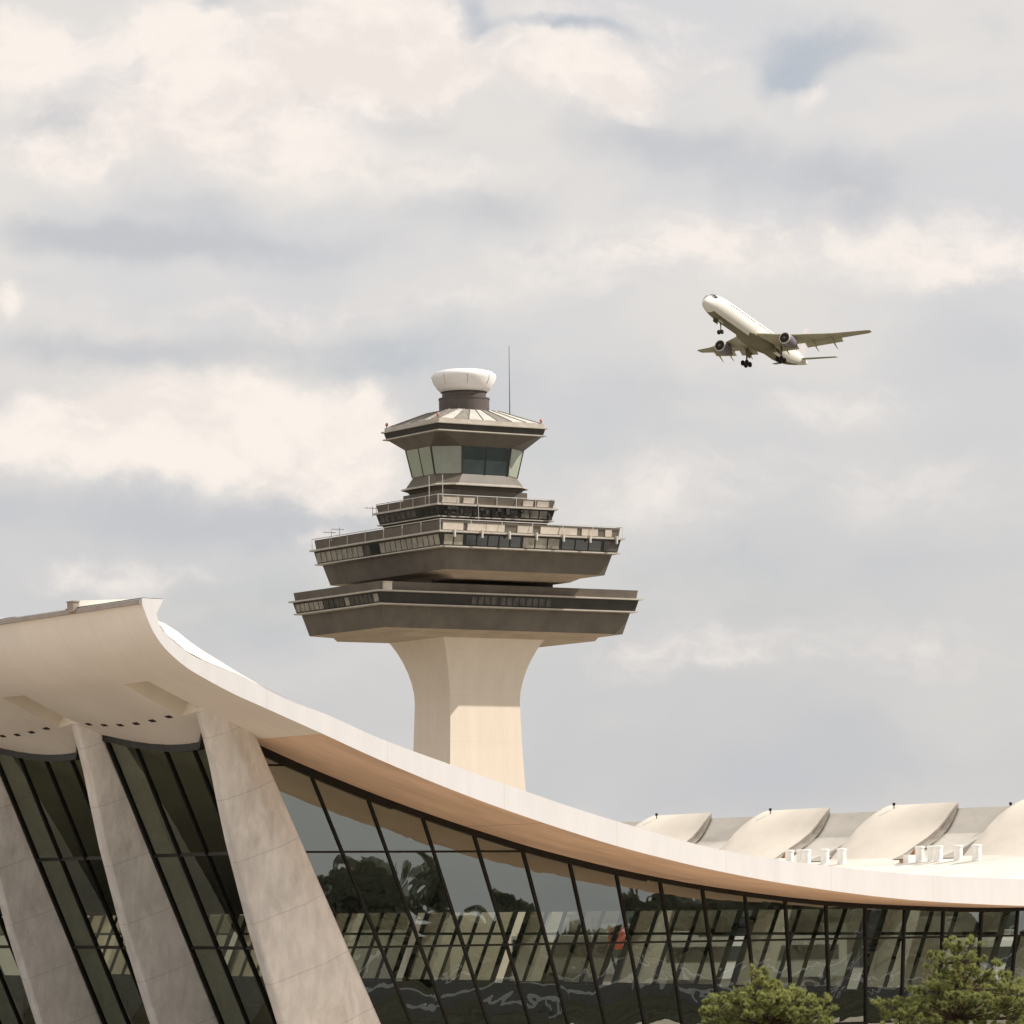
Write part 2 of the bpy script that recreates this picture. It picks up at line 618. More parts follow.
iA, iB, iC = idx_near(-7.8), idx_near(-6.1), idx_near(-4.8)
vs = [V_END, -5.5, -4.0]
holes = []
for k in range(NB + 1):
    vc = VC0 + k * P
    hv0, hv1 = vc - 1.0, vc + 1.45
    holes.append((hv0, hv1))
    vs += [hv0, vc, hv1]
    if k < NB:
        a, b = hv1, vc + P - 1.0
        vs += [a + (b - a) * q / 7 for q in range(1, 7)]
vs += [VC0 + NB * P + 3.5, V_FAR]
vs = sorted(set(round(x, 4) for x in vs))
rf = MB()
nu = len(LOW)
lowi = {}
upi = {}
for j, v in enumerate(vs):
    for i in range(nu):
        u, z = LOW[i]
        lowi[i, j] = rf.vert((u, v, z - sag(u, v)))
        u, z = UPP[i]
        upi[i, j] = rf.vert((u, v, z))


def in_hole(v0, v1):
    mid_ = (v0 + v1) / 2
    return any(a < mid_ < b for a, b in holes)


iS = idx_near(-1.6)
for j in range(len(vs) - 1):
    hole = in_hole(vs[j], vs[j + 1])
    for i in range(nu - 1):
        if hole and iA <= i < iC:
            pass
        else:
            mi = 2 if (vs[j + 1] <= 0.4 and i >= iS) else 0
            rf.face((lowi[i, j], lowi[i, j + 1], lowi[i + 1, j + 1], lowi[i + 1, j]), mi)
        if not (hole and iA <= i < iC):
            rf.face((upi[i, j], upi[i + 1, j], upi[i + 1, j + 1], upi[i, j + 1]), 5 if UPP[i][0] > 52.2 else (1 if vs[j] < 4 else 3))
for i in range(nu - 1):
    j = 0
    rf.face((lowi[i, j], lowi[i + 1, j], upi[i + 1, j], upi[i, j]), 1)
    j = len(vs) - 1
    rf.face((lowi[i, j], upi[i, j], upi[i + 1, j], lowi[i + 1, j]), 1)
for j in range(len(vs) - 1):
    rf.face((lowi[0, j], upi[0, j], upi[0, j + 1], lowi[0, j + 1]), 1)
    rf.face((lowi[nu - 1, j], lowi[nu - 1, j + 1], upi[nu - 1, j + 1], upi[nu - 1, j]), 1)
# side walls of the slots over the piers, cut up through the slab
iE = iC
for (a, b) in holes:
    ja = min(range(len(vs)), key=lambda q: abs(vs[q] - a))
    jb = min(range(len(vs)), key=lambda q: abs(vs[q] - b))
    for i in range(iA, iE):
        rf.face((lowi[i, jb], upi[i, jb], upi[i + 1, jb], lowi[i + 1, jb]), 4)
        rf.face((lowi[i, ja], lowi[i + 1, ja], upi[i + 1, ja], upi[i, ja]), 4)
    for j in range(ja, jb):
        rf.face((lowi[iA, j], lowi[iA, j + 1], upi[iA, j + 1], upi[iA, j]), 4)
        rf.face((lowi[iE, j], upi[iE, j], upi[iE, j + 1], lowi[iE, j + 1]), 4)
roof = rf.build('roof', [M['soffit'], M['white'], M['brown'], M['rooftop'], M['shell'], M['panel']], term, smooth_=True, fix=False)

lt = MB()
lt.box((-10.68, (V_END + V_FAR) / 2, 20.36), (.14, V_FAR - V_END, .2))
lt.build('lip_trim', M['lip'], roof)
sc = MB()
sc.box((0, 0, 0), (.3, .62, .46))
sc.box((0, 0, .25), (.36, .7, .05))
sc0 = sc.build('roof_scupper', M['shellend'], roof, loc=(-10.72, -.5, 20.55))
for k in range(1, NB):
    child_copy(sc0, roof, (-10.72, k * P - .5, 20.55))

# soffit slots
sm = MB()
sm.box((0, 0, 0), (.2, .46, .05), Euler((0, math.atan(.42), 0)).to_matrix())
slot0 = None
for bay in range(5):
    for k in range(6):
        v = 1.25 + k * 1.62 + bay * P
        loc = (-5.0, v, low(-5.0, v) - .01)
        if slot0 is None:
            slot0 = sm.build('soffit_slot', M['slot'], roof, loc=loc)
        else:
            child_copy(slot0, roof, loc)

# shells that cap the roof over the piers, front and rear
CONV_R = [(55.1, 9.1), (55.7, 9.6), (56.3, 10.15), (57.0, 10.75), (57.6, 11.3), (58.3, 11.85), (59.0, 12.25), (59.6, 12.55), (60.1, 12.74)]
CONC_R = [(55.1, 9.3), (56.0, 9.75), (56.9, 10.25), (57.7, 10.68), (58.5, 11.2), (59.1, 11.75), (59.5, 12.2), (59.8, 12.5), (60.1, 12.78)]
PAN_R = [(55.1, 9.25), (56.0, 9.55), (57.0, 9.95), (57.9, 10.4), (58.7, 10.95), (59.2, 11.42), (59.6, 11.9), (59.85, 12.15), (60.1, 12.38)]
CONV_F = [(-10.66, 20.53), (-10.0, 20.92), (-9.0, 20.80), (-7.6, 20.6), (-6.4, 20.25), (-5.6, 19.98), (-4.9, 19.6), (-4.2, 19.05), (-3.4, 18.2), (-2.8, 15.6)]
CONC_F = [(-10.62, 20.52), (-9.57, 20.50), (-9.91, 19.86), (-9.79, 19.42), (-9.43, 18.97), (-8.46, 18.25), (-7.5, 17.82), (-5.72, 17.22), (-4.41, 16.66), (-3.0, 16.05)]


def shell(prof0, prof1, L, name, mats, nseg=8, prof2=None, L2=0):
    b = MB()
    ids = []
    for s in range(nseg + 1):
        t = s / nseg
        w = t if prof2 else t ** .95
        row = []
        for (a, c) in zip(prof0, prof1):
            row.append(b.vert((a[0] * (1 - w) + c[0] * w, L * t, a[1] * (1 - w) + c[1] * w)))
        ids.append(row)
    nn = len(prof0)
    if prof2:
        for q in range(1, 4):
            t = q / 3
            w = t * t
            ids.append([b.vert((a[0] * (1 - w) + c[0] * w, L + L2 * t, a[1] * (1 - w) + c[1] * w)) for a, c in zip(prof1, prof2)])
    for s in range(len(ids) - 1):
        for i in range(nn - 1):
            um = (prof1[i][0] + prof1[i + 1][0]) / 2
            if not prof2 and -8.0 < um < -6.2 and .70 < (s + .5) / nseg < .9:
                continue
            b.face((ids[s][i], ids[s + 1][i], ids[s + 1][i + 1], ids[s][i + 1]), 0 if s < nseg else 2)
    if not prof2:
        e0 = [b.vert((p[0], L, p[1])) for p in prof1]
        e1 = [b.vert((p[0], L, (20.25 if i < 2 else prof0[i][1] - .2))) for i, p in enumerate(prof1)]
        for i in range(nn - 1):
            b.face((e0[i], e0[i + 1], e1[i + 1], e1[i]), 1)
    if prof2:
        s0 = [b.vert((p[0], 0, p[1])) for p in prof0]
        s1 = [b.vert((p[0], 0, interp(UPP, p[0]) - .1)) for p in prof0]
        for i in range(nn - 1):
            b.face((s0[i], s1[i], s1[i + 1], s0[i + 1]), 1)  # near side wall in dark grey, continuing the painted shade strip
    # lip edge
    if not prof2:
        return b.build(name, mats, roof, smooth_=True)
    lip = 0 if not prof2 else nn - 1
    for s in range(len(ids) - 1):
        p, q = b.v[ids[s][lip]], b.v[ids[s + 1][lip]]
        b.quad(p, q, (q[0], q[1], 20.3 if not prof2 else 12.2), (p[0], p[1], 20.3 if not prof2 else 12.2), 1 if not prof2 else 0)
    return b.build(name, mats, roof, smooth_=True)


sf = shell(CONC_F, CONV_F, 7.4, 'roof_shell', [M['shell'], M['shell'], M['shell']], nseg=14)
sf.location = (0, V_END + .0, .02)
sr = shell(CONC_R, CONV_R, 6.7, 'roof_shell', [M['shell'], M['shellend'], M['shellend']], prof2=PAN_R, L2=.5)
sr.location = (0, 25.04 - 2 * 12.75, 0)
for k in range(1, NB):
    child_copy(sf, roof, (0, V_END + k * P, .02))
for k in range(1, NB + 1):
    child_copy(sr, roof, (0, 25.04 + (k - 2) * 12.65, 0))
# grey strips painting the shade on both sides of each rear shell
def shade_strip(w0, w1, y0, name, mt):
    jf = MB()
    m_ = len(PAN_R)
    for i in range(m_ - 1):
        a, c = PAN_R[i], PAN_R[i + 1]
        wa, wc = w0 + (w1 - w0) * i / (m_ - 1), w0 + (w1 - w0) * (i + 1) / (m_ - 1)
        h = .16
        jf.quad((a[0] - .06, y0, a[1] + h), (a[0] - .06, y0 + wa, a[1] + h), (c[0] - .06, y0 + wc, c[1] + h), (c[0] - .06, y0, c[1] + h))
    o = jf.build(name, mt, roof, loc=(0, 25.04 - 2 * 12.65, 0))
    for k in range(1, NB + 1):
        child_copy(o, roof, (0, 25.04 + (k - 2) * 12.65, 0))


shade_strip(-1.3, -.1, -.02, 'near_shade_strip', M['joint'])
shade_strip(1.6, .6, 6.8, 'far_shade_strip', M['shade_mid'])

# rooftop vents: groups of squat white cylinders
vb = MB()
vb.lathe([(.12, 0), (.29, .02), (.29, .12), (.26, .14), (.26, .86), (.30, .88), (.30, .96), (.24, .99), (0.02, 1.0)], 16)
vent0 = None
rows = [21.3, 20.5, 19.6, 18.1, 16.1]
for bay in range(-1, 4):
    for q, vv in enumerate(rows):
        v = vv + 12.65 * bay
        loc = (54.2 + .25 * (q % 2), v, 9.12)
        if v < -6:
            continue
        if vent0 is None:
            vent0 = vb.build('roof_vent', M['vent'], roof, loc=loc, smooth_=True)
        else:
            child_copy(vent0, roof, loc)
bx = MB()
bx.box((0, 0, .25), (.7, .5, .5))
bx.box((0, .5, .12), (.4, .6, .25), mi=1)
u0 = bx.build('roof_duct', [M['vent'], M['rust']], roof, loc=(54.3, 22.3, 9.12))
child_copy(u0, roof, (54.3, 34.95, 9.12))
tb = MB()
tb.poly([(0, 0, 0), (0, 1.0, 0), (0, 0, .8)])
tb.poly([(.4, 0, 0), (.4, 0, .8), (.4, 1.0, 0)])
tb.quad((0, 0, .8), (.4, 0, .8), (.4, 1, 0), (0, 1, 0))
tb.quad((0, 0, 0), (.4, 0, 0), (.4, 0, .8), (0, 0, .8))
t0 = tb.build('rusty_gusset', M['rust'], roof, loc=(54.5, 22.2, 9.15))
child_copy(t0, roof, (54.5, 34.85, 9.15))
# small roof-edge lightning rods
rod = MB()
rod.tube([(0, 0, -.3), (0, 0, .1)], .03, 6)
rod.tube([(0, 0, .05), (0, 0, .22)], .085, 8)
rods = [(59.6, 30.6), (59.6, 43.25), (59.6, 55.9), (60.1, 20.2), (60.1, 31.5), (60.1, 14.0)]
r0 = None
for (u, v) in rods:
    loc = (u, v, 12.65 if u < 59.9 else 12.4)
    if r0 is None:
        r0 = rod.build('lightning_rod', M['frame'], roof, loc=loc)
    else:
        child_copy(r0, roof, loc)


# ------------------------------------------------------------------ piers
def tab(pts):
    pts = sorted(pts)
    return lambda z: interp(pts, z) if z <= pts[-1][0] else pts[-1][1] + (z - pts[-1][0]) * (pts[-1][1] - pts[-2][1]) / (pts[-1][0] - pts[-2][0])


uL = tab([(0, 0.05), (1.7, -.57), (6, -2.05), (10.56, -3.37), (14.2, -4.17), (16.3, -4.87), (17, -5.1)])
uM = tab([(0, 3.1), (1.65, 2.5), (4.1, 1.4), (7.3, .15), (10, -1.02), (13.27, -2.72), (16, -4.1)])
uR = tab([(0, 5.45), (1.58, 4.67), (10.56, .22), (14.76, -1.85), (16, -2.45)])
pf = MB()
zs = [0.02, 2, 4, 6, 8, 10, 12, 13.6]


def pier_ring(z, f=1.0):
    a, b, c = uL(z), uM(z), uR(z)
    w = 1.0
    return [(a + .07, -.42), (b, -.85 * w), (b + (c - b) * .9, -.42), (c, -.2), (c, .2), (b + (c - b) * .9, .42), (b, .85 * w), (a + .07, .42), (a, .3), (a, -.3)]


rs = []
for z in zs:
    rs.append([(x, y, z) for x, y in pier_ring(z)])
top = []
for q_, (x, y) in enumerate(pier_ring(15.0)):
    # lift each corner along its lean until it is just inside the slab
    zz = 15.0
    for _ in range(30):
        k = .27 if x < -4 else .4
        xx = x - (zz - 15.0) * k
        if zz < interp(LOW, xx) + .25 - (.0):
            zz += .1
    if q_ in (0, 7, 8, 9):
        zz = 16.42
    top.append((x - (zz - 15.0) * (.27 if x < -4 else .4), y, zz))
rs.append(top)
pf.rings(rs)
pier0 = pf.build('pier', M['pier'], term, loc=(0, VC0, 0))
bev = pier0.modifiers.new('bevel', 'BEVEL')
bev.width = .05
bev.segments = 2
bev.limit_method = 'ANGLE'
for k in range(1, NB + 1):
    child_copy(pier0, term, (0, VC0 + k * P, 0))
# rear piers lean the other way and are shorter
pr = MB()
rs = []
for z in (0.02, 2.5, 5, 7.2):
    a, b, c = 53.9 + .38 * z, 52.7 + .41 * z, 51.3 + .42 * z
    rs.append([(a, -.3, z), (b, -.55, z), (c, -.25, z), (c, .25, z), (b, .55, z), (a, .3, z)][::-1])
top = []
for (u, v, zz) in rs[-1]:
    k = .38
    z = zz
    while z < interp(LOW, u + (z - zz) * k) + .2 and z < 12.3:
        z += .1
    top.append((u + (z - zz) * k, v, z))
rs.append(top)
pr.rings(rs)
prr = pr.build('rear_pier', M['pier'], term, loc=(0, VC0, 0))
for k in range(1, NB + 1):
    child_copy(prr, term, (0, VC0 + k * P, 0))

# ------------------------------------------------------------------ front glass bays
RAILS = [5.12, 9.56, 13.57]


def glz(z):
    return 3.44 - .4525 * z


def front_top(v):
    z = 13.0
    while z < low(glz(z), v) and z < 17:
        z += .02
    return z


def glass_bay(v0, v1, uf, topf, rails, lean, nm, pname, gm, parent_name):
    """returns a frame object with its panes as one child mesh, in local coords with v measured from 0"""
    fr = MB()
    pn = MB()
    sgn = lean
    nrm = Vector((1, 0, -sgn)).normalized() if lean else Vector((1, 0, 0))
    vv = [v0 + (v1 - v0) * i / nm for i in range(nm + 1)]
    for i, v in enumerate(vv):
        zt = topf(v)
        w = .32 if i in (0, nm) else .11
        fr.beam((uf(.2), v, .2), (uf(zt), v, zt), w, .22, side=Vector((1, 0, 0)))
    sub = 12
    pts = [v0 + (v1 - v0) * i / sub for i in range(sub + 1)]
    for a, b in zip(pts, pts[1:]):
        za, zb = topf(a) - .1, topf(b) - .1
        fr.beam((uf(za), a, za), (uf(zb), b, zb), .30, .34, side=Vector((0, 0, 1)))
    for r in rails:
        if r < min(topf(v0), topf((v0 + v1) / 2)):
            fr.beam((uf(r), v0, r), (uf(r), v1, r), .1, .16, side=Vector((0, 0, 1)))
    for i in range(nm):
        a, b = vv[i] + .04, vv[i + 1] - .04
        zz = [.25] + [r for r in rails if r < min(topf(a), topf(b)) - .3] + [None]
        for k in range(len(zz) - 1):
            z0 = zz[k] + .05
            last = zz[k + 1] is None
            off = [random.uniform(-.012, .012) for _ in range(4)]
            za = topf(a) - .1 if last else zz[k + 1] - .05
            zb = topf(b) - .1 if last else zz[k + 1] - .05
            pn.quad((uf(z0) + off[0], a, z0), (uf(z0) + off[1], b, z0), (uf(zb) + off[2], b, zb), (uf(za) + off[3], a, za))
    f = fr.build(pname, M['frame'], term)
    p = pn.build('pane', gm, f, fix=False)
    return f, p


f0, p0 = glass_bay(VC0 + .80, VC0 + P - .85, glz, front_top, RAILS[:2], -.45, 4, 'window_wall', M['glass_front'], term)
for k in range(1, NB):
    f = child_copy(f0, term, (0, k * P, 0))
    child_copy(p0, f)


def far_u(z):
    return 50.6 + .42 * z


def far_top(v):
    z = 6.0
    while z < interp(LOW, far_u(z)) and z < 12:
        z += .02
    return z


f1_, p1_ = glass_bay(VC0 + .8, VC0 + P - .8, far_u, far_top, [2.0, 5.12], .42, 5, 'rear_window_wall', M['glass_far'], term)
for k in range(1, NB):
    f = child_copy(f1_, term, (0, k * P, 0))
    child_copy(p1_, f)

# ------------------------------------------------------------------ end glass wall (fan of mullions)
FAN = [(7.80, -.458), (9.71, -.404), (11.86, -.361), (14.20, -.341), (16.27, -.297), (18.34, -.249), (20.58, -.211),
       (22.76, -.171), (25.01, -.145), (27.22, -.105), (29.34, -.059), (31.58, -.019), (33.81, .016), (36.00, .067),
       (38.42, .080), (40.75, .108), (42.94, .140), (45.1, .19), (47.2, .25), (49.1, .33)]
LEFT = [(0, 5.3), (1.5, 4.6), (10.5, .15), (15.2, -2.1)]
leftu = tab(LEFT)


def fan_u(k, z):
    if k == 0:
        return leftu(z)
    if k == len(FAN) + 1:
        return far_u(z)
    a, b = FAN[k - 1]
    return a + b * z


def fan_top(k):
    z = 3.0
    while z < interp(LOW, fan_u(k, z)) and z < 16:
        z += .02
    return z


ef = MB()
ep = MB()
K = len(FAN) + 2
tops = [fan_top(k) for k in range(K)]
for k in range(K):
    w = .11 if 0 < k < K - 1 else .2
    ef.beam((fan_u(k, .1), 0, .1), (fan_u(k, tops[k]), 0, tops[k]), w, .2, side=Vector((0, 1, 0)))
for r in RAILS + [.9]:
    # rail runs until it meets the roof
    ua = leftu(r)
    ub = ua
    lim = far_u(r)
    while ub < lim and interp(LOW, ub) > r + .1:
        ub += .05
    ef.beam((ua, 0, r), (ub, 0, r), .1, .15, side=Vector((0, 1, 0)))
u = fan_u(0, tops[0])
ue = fan_u(K - 1, tops[K - 1])
while u < ue:
    un = min(u + .9, ue)
    h = .42 if u < 6 else (.34 if u < 20 else .26)
    za, zb = interp(LOW, u) - h / 2 + .03, interp(LOW, un) - h / 2 + .03
    ef.beam((u, 0, za), (un, 0, zb), .24, h, side=Vector((0, 0, 1)))
    u = un
for k in range(K - 1):
    zr = [.1, .9] + [r for r in RAILS] + [99]
    for a, b in zip(zr, zr[1:]):
        z0 = a
        zl, zt = min(b, tops[k] - .05), min(b, tops[k + 1] - .05)
        if zl - z0 < .15 and zt - z0 < .15:
            continue
        zl, zt = max(zl, z0 + .02), max(zt, z0 + .02)
        # each sheet sits a few millimetres out of true
        o = [random.uniform(-.016, .016) for _ in range(4)]
        n_ = 4
        grid = []
        for j in range(n_ + 1):
            row = []
            for i in range(n_ + 1):
                s, t = i / n_, j / n_
                zz = (z0 + (zl - z0) * t) * (1 - s) + (z0 + (zt - z0) * t) * s
                uu = fan_u(k, zz) * (1 - s) + fan_u(k + 1, zz) * s
                of = (o[0] * (1 - s) + o[1] * s) * (1 - t) + (o[2] * (1 - s) + o[3] * s) * t
                row.append(ep.vert((uu, of, zz)))
            grid.append(row)
        for j in range(n_):
            for i in range(n_):
                ep.face((grid[j][i], grid[j][i + 1], grid[j + 1][i + 1], grid[j + 1][i]))
endf = ef.build('end_window_wall', M['frame'], term)
endp = ep.build('pane', M['glass'], endf, fix=False, smooth_='all')

# interior: floor, low rear sill, counters
fl = MB()
fl.box((28, (V_FAR - 1) / 2, .12), (44, V_FAR - 1, .2))
fl.build('floor', M['floor'], term)
cn = MB()
cn.box((0, 0, .75), (1.0, 6.5, 1.1))
cn.box((0, 0, 1.33), (1.2, 6.7, .06))
cn.box((-.9, 0, 1.9), (.15, 6.0, .9))
cn.box((-.9, 2.6, 1.0), (.12, .12, 1.6))
cn.box((-.9, -2.6, 1.0), (.12, .12, 1.6))
sl_ = MB()
sl_.box((50.9, (V_FAR - 2) / 2, 1.0), (.5, V_FAR - 3, 1.9))
sl_.build('rear_sill', M['darkstone'], term)
c0 = cn.build('check_in_counter', M['darkstone'], term, loc=(20, 12, .2))
for (u, v) in ((20, 24), (20, 36), (20, 50), (20, 64), (34, 10), (34, 22), (34, 34), (34, 48), (34, 62), (34, 78), (20, 80), (10, 6)):
    child_copy(c0, term, (u, v, .2))
cr = MB()
cr.box((0, 0, 1.1), (.3, V_FAR - 8, 2.0))
cr.build('inner_wall', M['darkstone'], term, loc=(44, V_FAR / 2, 0))

# ------------------------------------------------------------------ control tower
TW = Vector((-4.56, 398.0, 0))
tower = empty('control_tower', TW, TH, label='tall airport control tower with stacked brown decks, cream flared shaft and white radome', cat='control tower')
M['shaft'] = surf('cream_shaft_concrete', (.80, .69, .565), .03, .8, .8, bump=.15, stretch=(1, 1, .12), stain=.3, stain_col=(.70, .59, .47))
stripes_on(M['shaft'], 2, 1.5, 4.4, .03, .93)
M['deck'] = surf('brown_deck_metal', (.145, .122, .096), .14, .5, .55, metal=.0, bump=.05, stain=.4, stain_col=(.20, .165, .12))
stripes_on(M['deck'], 0, 0, 1.9, .03, .85)
M['deck2'] = surf('dark_deck_band', (.045, .040, .034), .2, .6, .4)
M['ledge'] = surf('ledge_metal', (.50, .45, .38), .1, 1, .5)
M['dsoff'] = surf('deck_soffit', (.50, .40, .30), .1, .4, .8, stain=.3)
M['blind'] = surf('blinded_window', (.34, .31, .25), .25, 1.2, .35, spec=.5)
M['blind_dim'] = surf('dim_window', (.09, .08, .07), .35, 1.2, .25, spec=.5)
M['twin'] = surf('dark_tower_window', (.02, .024, .022), .2, 1, .08, spec=.8)
M['cream'] = surf('cream_parapet_panel', (.62, .55, .46), .12, .8, .6)
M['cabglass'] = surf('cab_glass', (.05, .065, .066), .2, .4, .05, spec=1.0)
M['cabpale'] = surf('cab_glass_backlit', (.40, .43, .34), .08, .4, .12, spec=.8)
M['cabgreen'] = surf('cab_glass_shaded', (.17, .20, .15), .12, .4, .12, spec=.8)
M['radome'] = surf('radome_white', (.86, .83, .80), .02, 1, .5)
M['drum'] = surf('radome_drum', (.105, .085, .075), .1, 1, .6)
M['roofpale'] = surf('pale_roof_sheet', (.55, .52, .46), .12, 2, .5)
M['roofdark'] = surf('dark_roof_sheet', (.25, .225, .195), .2, 3, .6)
M['red'] = surf('red_lamp', (.55, .22, .19), .05, 3, .3)
M['steel'] = surf('pale_steel', (.6, .57, .52), .1, 3, .5)
M['mast'] = surf('mast_grey', (.10, .10, .11), .1, 3, .5)


def rect(a, b, z):
    return [(-a, -b, z), (a, -b, z), (a, b, z), (-a, b, z)]


def octo(a, b, cu, cv, z):
    return [(-a + cu, -b, z), (a - cu, -b, z), (a, -b + cv, z), (a, b - cv, z), (a - cu, b, z), (-a + cu, b, z), (-a, b - cv, z), (-a, -b + cv, z)]


# shaft
sh = MB()
prof = [(4.75, 4.1, 0), (4.55, 3.85, 9), (4.35, 3.65, 17), (4.1, 3.42, 22), (3.95, 3.3, 26.6), (4.02, 3.34, 27.6), (4.2, 3.5, 28.6), (4.45, 3.75, 29.6), (4.78, 4.1, 30.6),
        (5.15, 4.5, 31.5), (5.6, 4.95, 32.35), (5.8, 5.1, 32.6)]
sh.rings([rect(a, b, z) for a, b, z in prof])
shaft = sh.build('shaft', M['shaft'], tower)


def deck(a, b, zp, zpb, zs0, zs1, zw, zf, zl, soff, core, name='deck'):
    d = MB()
    ring = []
    mis = []

    def R(off, z):
        ring.append(rect(a + off, b + off, z))
    # from the inside of the soffit up to the parapet and back in
    R(core, soff[1])
    mis.append(1)
    R(-3.2, soff[0])
    mis.append(1)
    R(-1.5, zl)
    mis.append(0)
    R(-.95, zf - .08)
    mis.append(3)
    R(-.37, zf - .04)
    mis.append(3)
    R(-.37, zf + .08)
    mis.append(3)
    R(-.60, zf + .08)
    mis.append(2)
    R(-.33, zs0)
    mis.append(3)
    R(0, zs0 + .02)
    mis.append(3)
    R(0, zs1)
    mis.append(3)
    R(-.5, zs1 + .01)
    mis.append(0)
    R(-.37, zp)
    mis.append(0)
    R(-.50, zp)
    mis.append(0)
    R(-.62, zs1 - .0)
    mis.append(2)
    R(core, zs1 - .02)
    d.rings(ring, mis=mis, cap0=True, cap1=True)
    return d.build(name, [M['deck'], M['dsoff'], M['deck2'], M['ledge']], tower)


d1 = deck(15.0, 8.6, 37.4, 36.6, 36.42, 36.58, 0, 35.28, 33.15, (32.9, 32.55), -3.45)
d2 = deck(10.5, 12.3, 43.0, 42.1, 41.86, 42.04, 0, 40.55, 38.5, (38.25, 37.9), -3.9)
# top of deck one / core drums
co_ = MB()
co_.rings([rect(6.9, 4.9, 36.4), rect(6.9, 4.9, 38.2)])
co_.rings([rect(6.0, 5.2, 41.9), rect(6.0, 5.2, 43.6)])
co_.rings([rect(4.7, 3.9, 44.8), rect(4.7, 3.9, 46.9)])
co_.build('core', M['deck'], tower)
d3m = MB()
ring = [rect(5.95, 5.1, 43.42), rect(6.2, 5.35, 44.0), rect(6.6, 5.75, 44.02), rect(6.6, 5.75, 44.12), rect(6.4, 5.55, 44.14), rect(6.65, 5.8, 45.1),
        rect(6.9, 6.05, 45.12), rect(6.9, 6.05, 45.3), rect(6.5, 5.65, 45.32), rect(6.65, 5.8, 46.05), rect(6.52, 5.67, 46.05), rect(6.4, 5.5, 45.25), rect(2, 2, 45.22)]
d3m.rings(ring, mis=[0, 3, 3, 3, 2, 3, 3, 3, 0, 0, 0, 2, 2])
d3 = d3m.build('deck', [M['deck'], M['dsoff'], M['deck2'], M['ledge']], tower)
d3['label'] = 'smallest uppermost deck under the cab'


def window_row(parent, side, a, b, zlo, zhi, olo, ohi, spans, count_w, name='window'):
    """panes on the outward leaning wall; side 'L' is the -u face, 'R' the -v face; spans = [(start, end, material)]"""
    pane = None
    for (s0, s1, mt) in spans:
        n_ = max(1, round((s1 - s0) / count_w))
        st = (s1 - s0) / n_
        for i in range(n_):
            x0 = s0 + i * st + .08
            x1 = s0 + (i + 1) * st - .08
            w = MB()
            e = .05
            if side == 'L':
                pa = [(-(a + olo) - e, x0, zlo), (-(a + olo) - e, x1, zlo), (-(a + ohi) - e, x1, zhi), (-(a + ohi) - e, x0, zhi)]
                inn = [(p[0] + .12, p[1], p[2]) for p in pa]
            else:
                pa = [(x0, -(b + olo) - e, zlo), (x1, -(b + olo) - e, zlo), (x1, -(b + ohi) - e, zhi), (x0, -(b + ohi) - e, zhi)]
                inn = [(p[0], p[1] + .12, p[2]) for p in pa]
            w.rings([inn, pa], mi=0)
            w.build(name, mt, parent)


B, D_, T_ = M['blind'], M['blind_dim'], M['twin']
# lower deck, left face: v from -8 to +8 (right to left in view)
window_row(d1, 'L', 15, 8.6, 35.5, 36.25, -.57, -.37, [(-7.9, -6.9, B), (-6.8, -2.6, D_), (-2.5, -1.6, B), (-1.5, 2.4, D_), (2.5, 7.9, B)], .9)
window_row(d1, 'R', 15, 8.6, 35.5, 36.25, -.57, -.37, [(-4.5, -1.6, D_), (-1.3, 4.6, D_)], .72)
window_row(d2, 'L', 10.5, 12.3, 40.75, 41.7, -.57, -.37, [(-11.6, -.6, B), (2.6, 11.7, B)], 1.02)
window_row(d2, 'L', 10.5, 12.3, 40.75, 41.7, -.57, -.37, [(-.4, 1.1, T_), (1.2, 2.4, D_)], 1.2)
window_row(d2, 'R', 10.5, 12.3, 40.75, 41.7, -.57, -.37, [(-9.8, -7.6, B), (-7.4, -1.2, T_), (-1.0, 3.2, B), (3.4, 8.0, T_), (8.2, 9.9, D_)], 1.35)
window_row(d3, 'L', 6.85, 6.0, 44.3, 45.0, -.42, -.25, [(-5.2, -2.0, T_), (-1.6, 5.3, D_)], .95)
window_row(d3, 'R', 6.85, 6.0, 44.3, 45.0, -.42, -.25, [(-5.8, 2.5, D_), (2.8, 5.9, B)], 1.1)


# parapet cladding and rails on the sunny side
def parapet_panels(parent, a, b, z0, z1, o0, o1, spans):
    for (s0, s1) in spans:
        w = MB()
        n_ = max(1, round((s1 - s0) / 2.6))
        st = (s1 - s0) / n_
        for i in range(n_):
            x0, x1 = s0 + i * st + .03, s0 + (i + 1) * st - .03
            w.rings([[(x0, -(b + o0) + .02, z0), (x1, -(b + o0) + .02, z0), (x1, -(b + o1) + .02, z1), (x0, -(b + o1) + .02, z1)],
                     [(x0, -(b + o0) - .07, z0), (x1, -(b + o0) - .07, z0), (x1, -(b + o1) - .07, z1), (x0, -(b + o1) - .07, z1)]])
        w.build('parapet_panel', M['cream'], parent)


parapet_panels(d2, 10.5, 12.3, 42.14, 42.82, -.5, -.40, [(-9.9, -7.6), (-7.2, -3.0), (-1.6, .1), (1.0, 5.2), (5.7, 7.6), (8.4, 9.2)])
parapet_panels(d3, 6.85, 6.0, 45.4, 45.92, -.35, -.22, [(-6.2, -4.2), (-3.8, -2.5), (3.0, 4.2), (4.6, 6.0)])


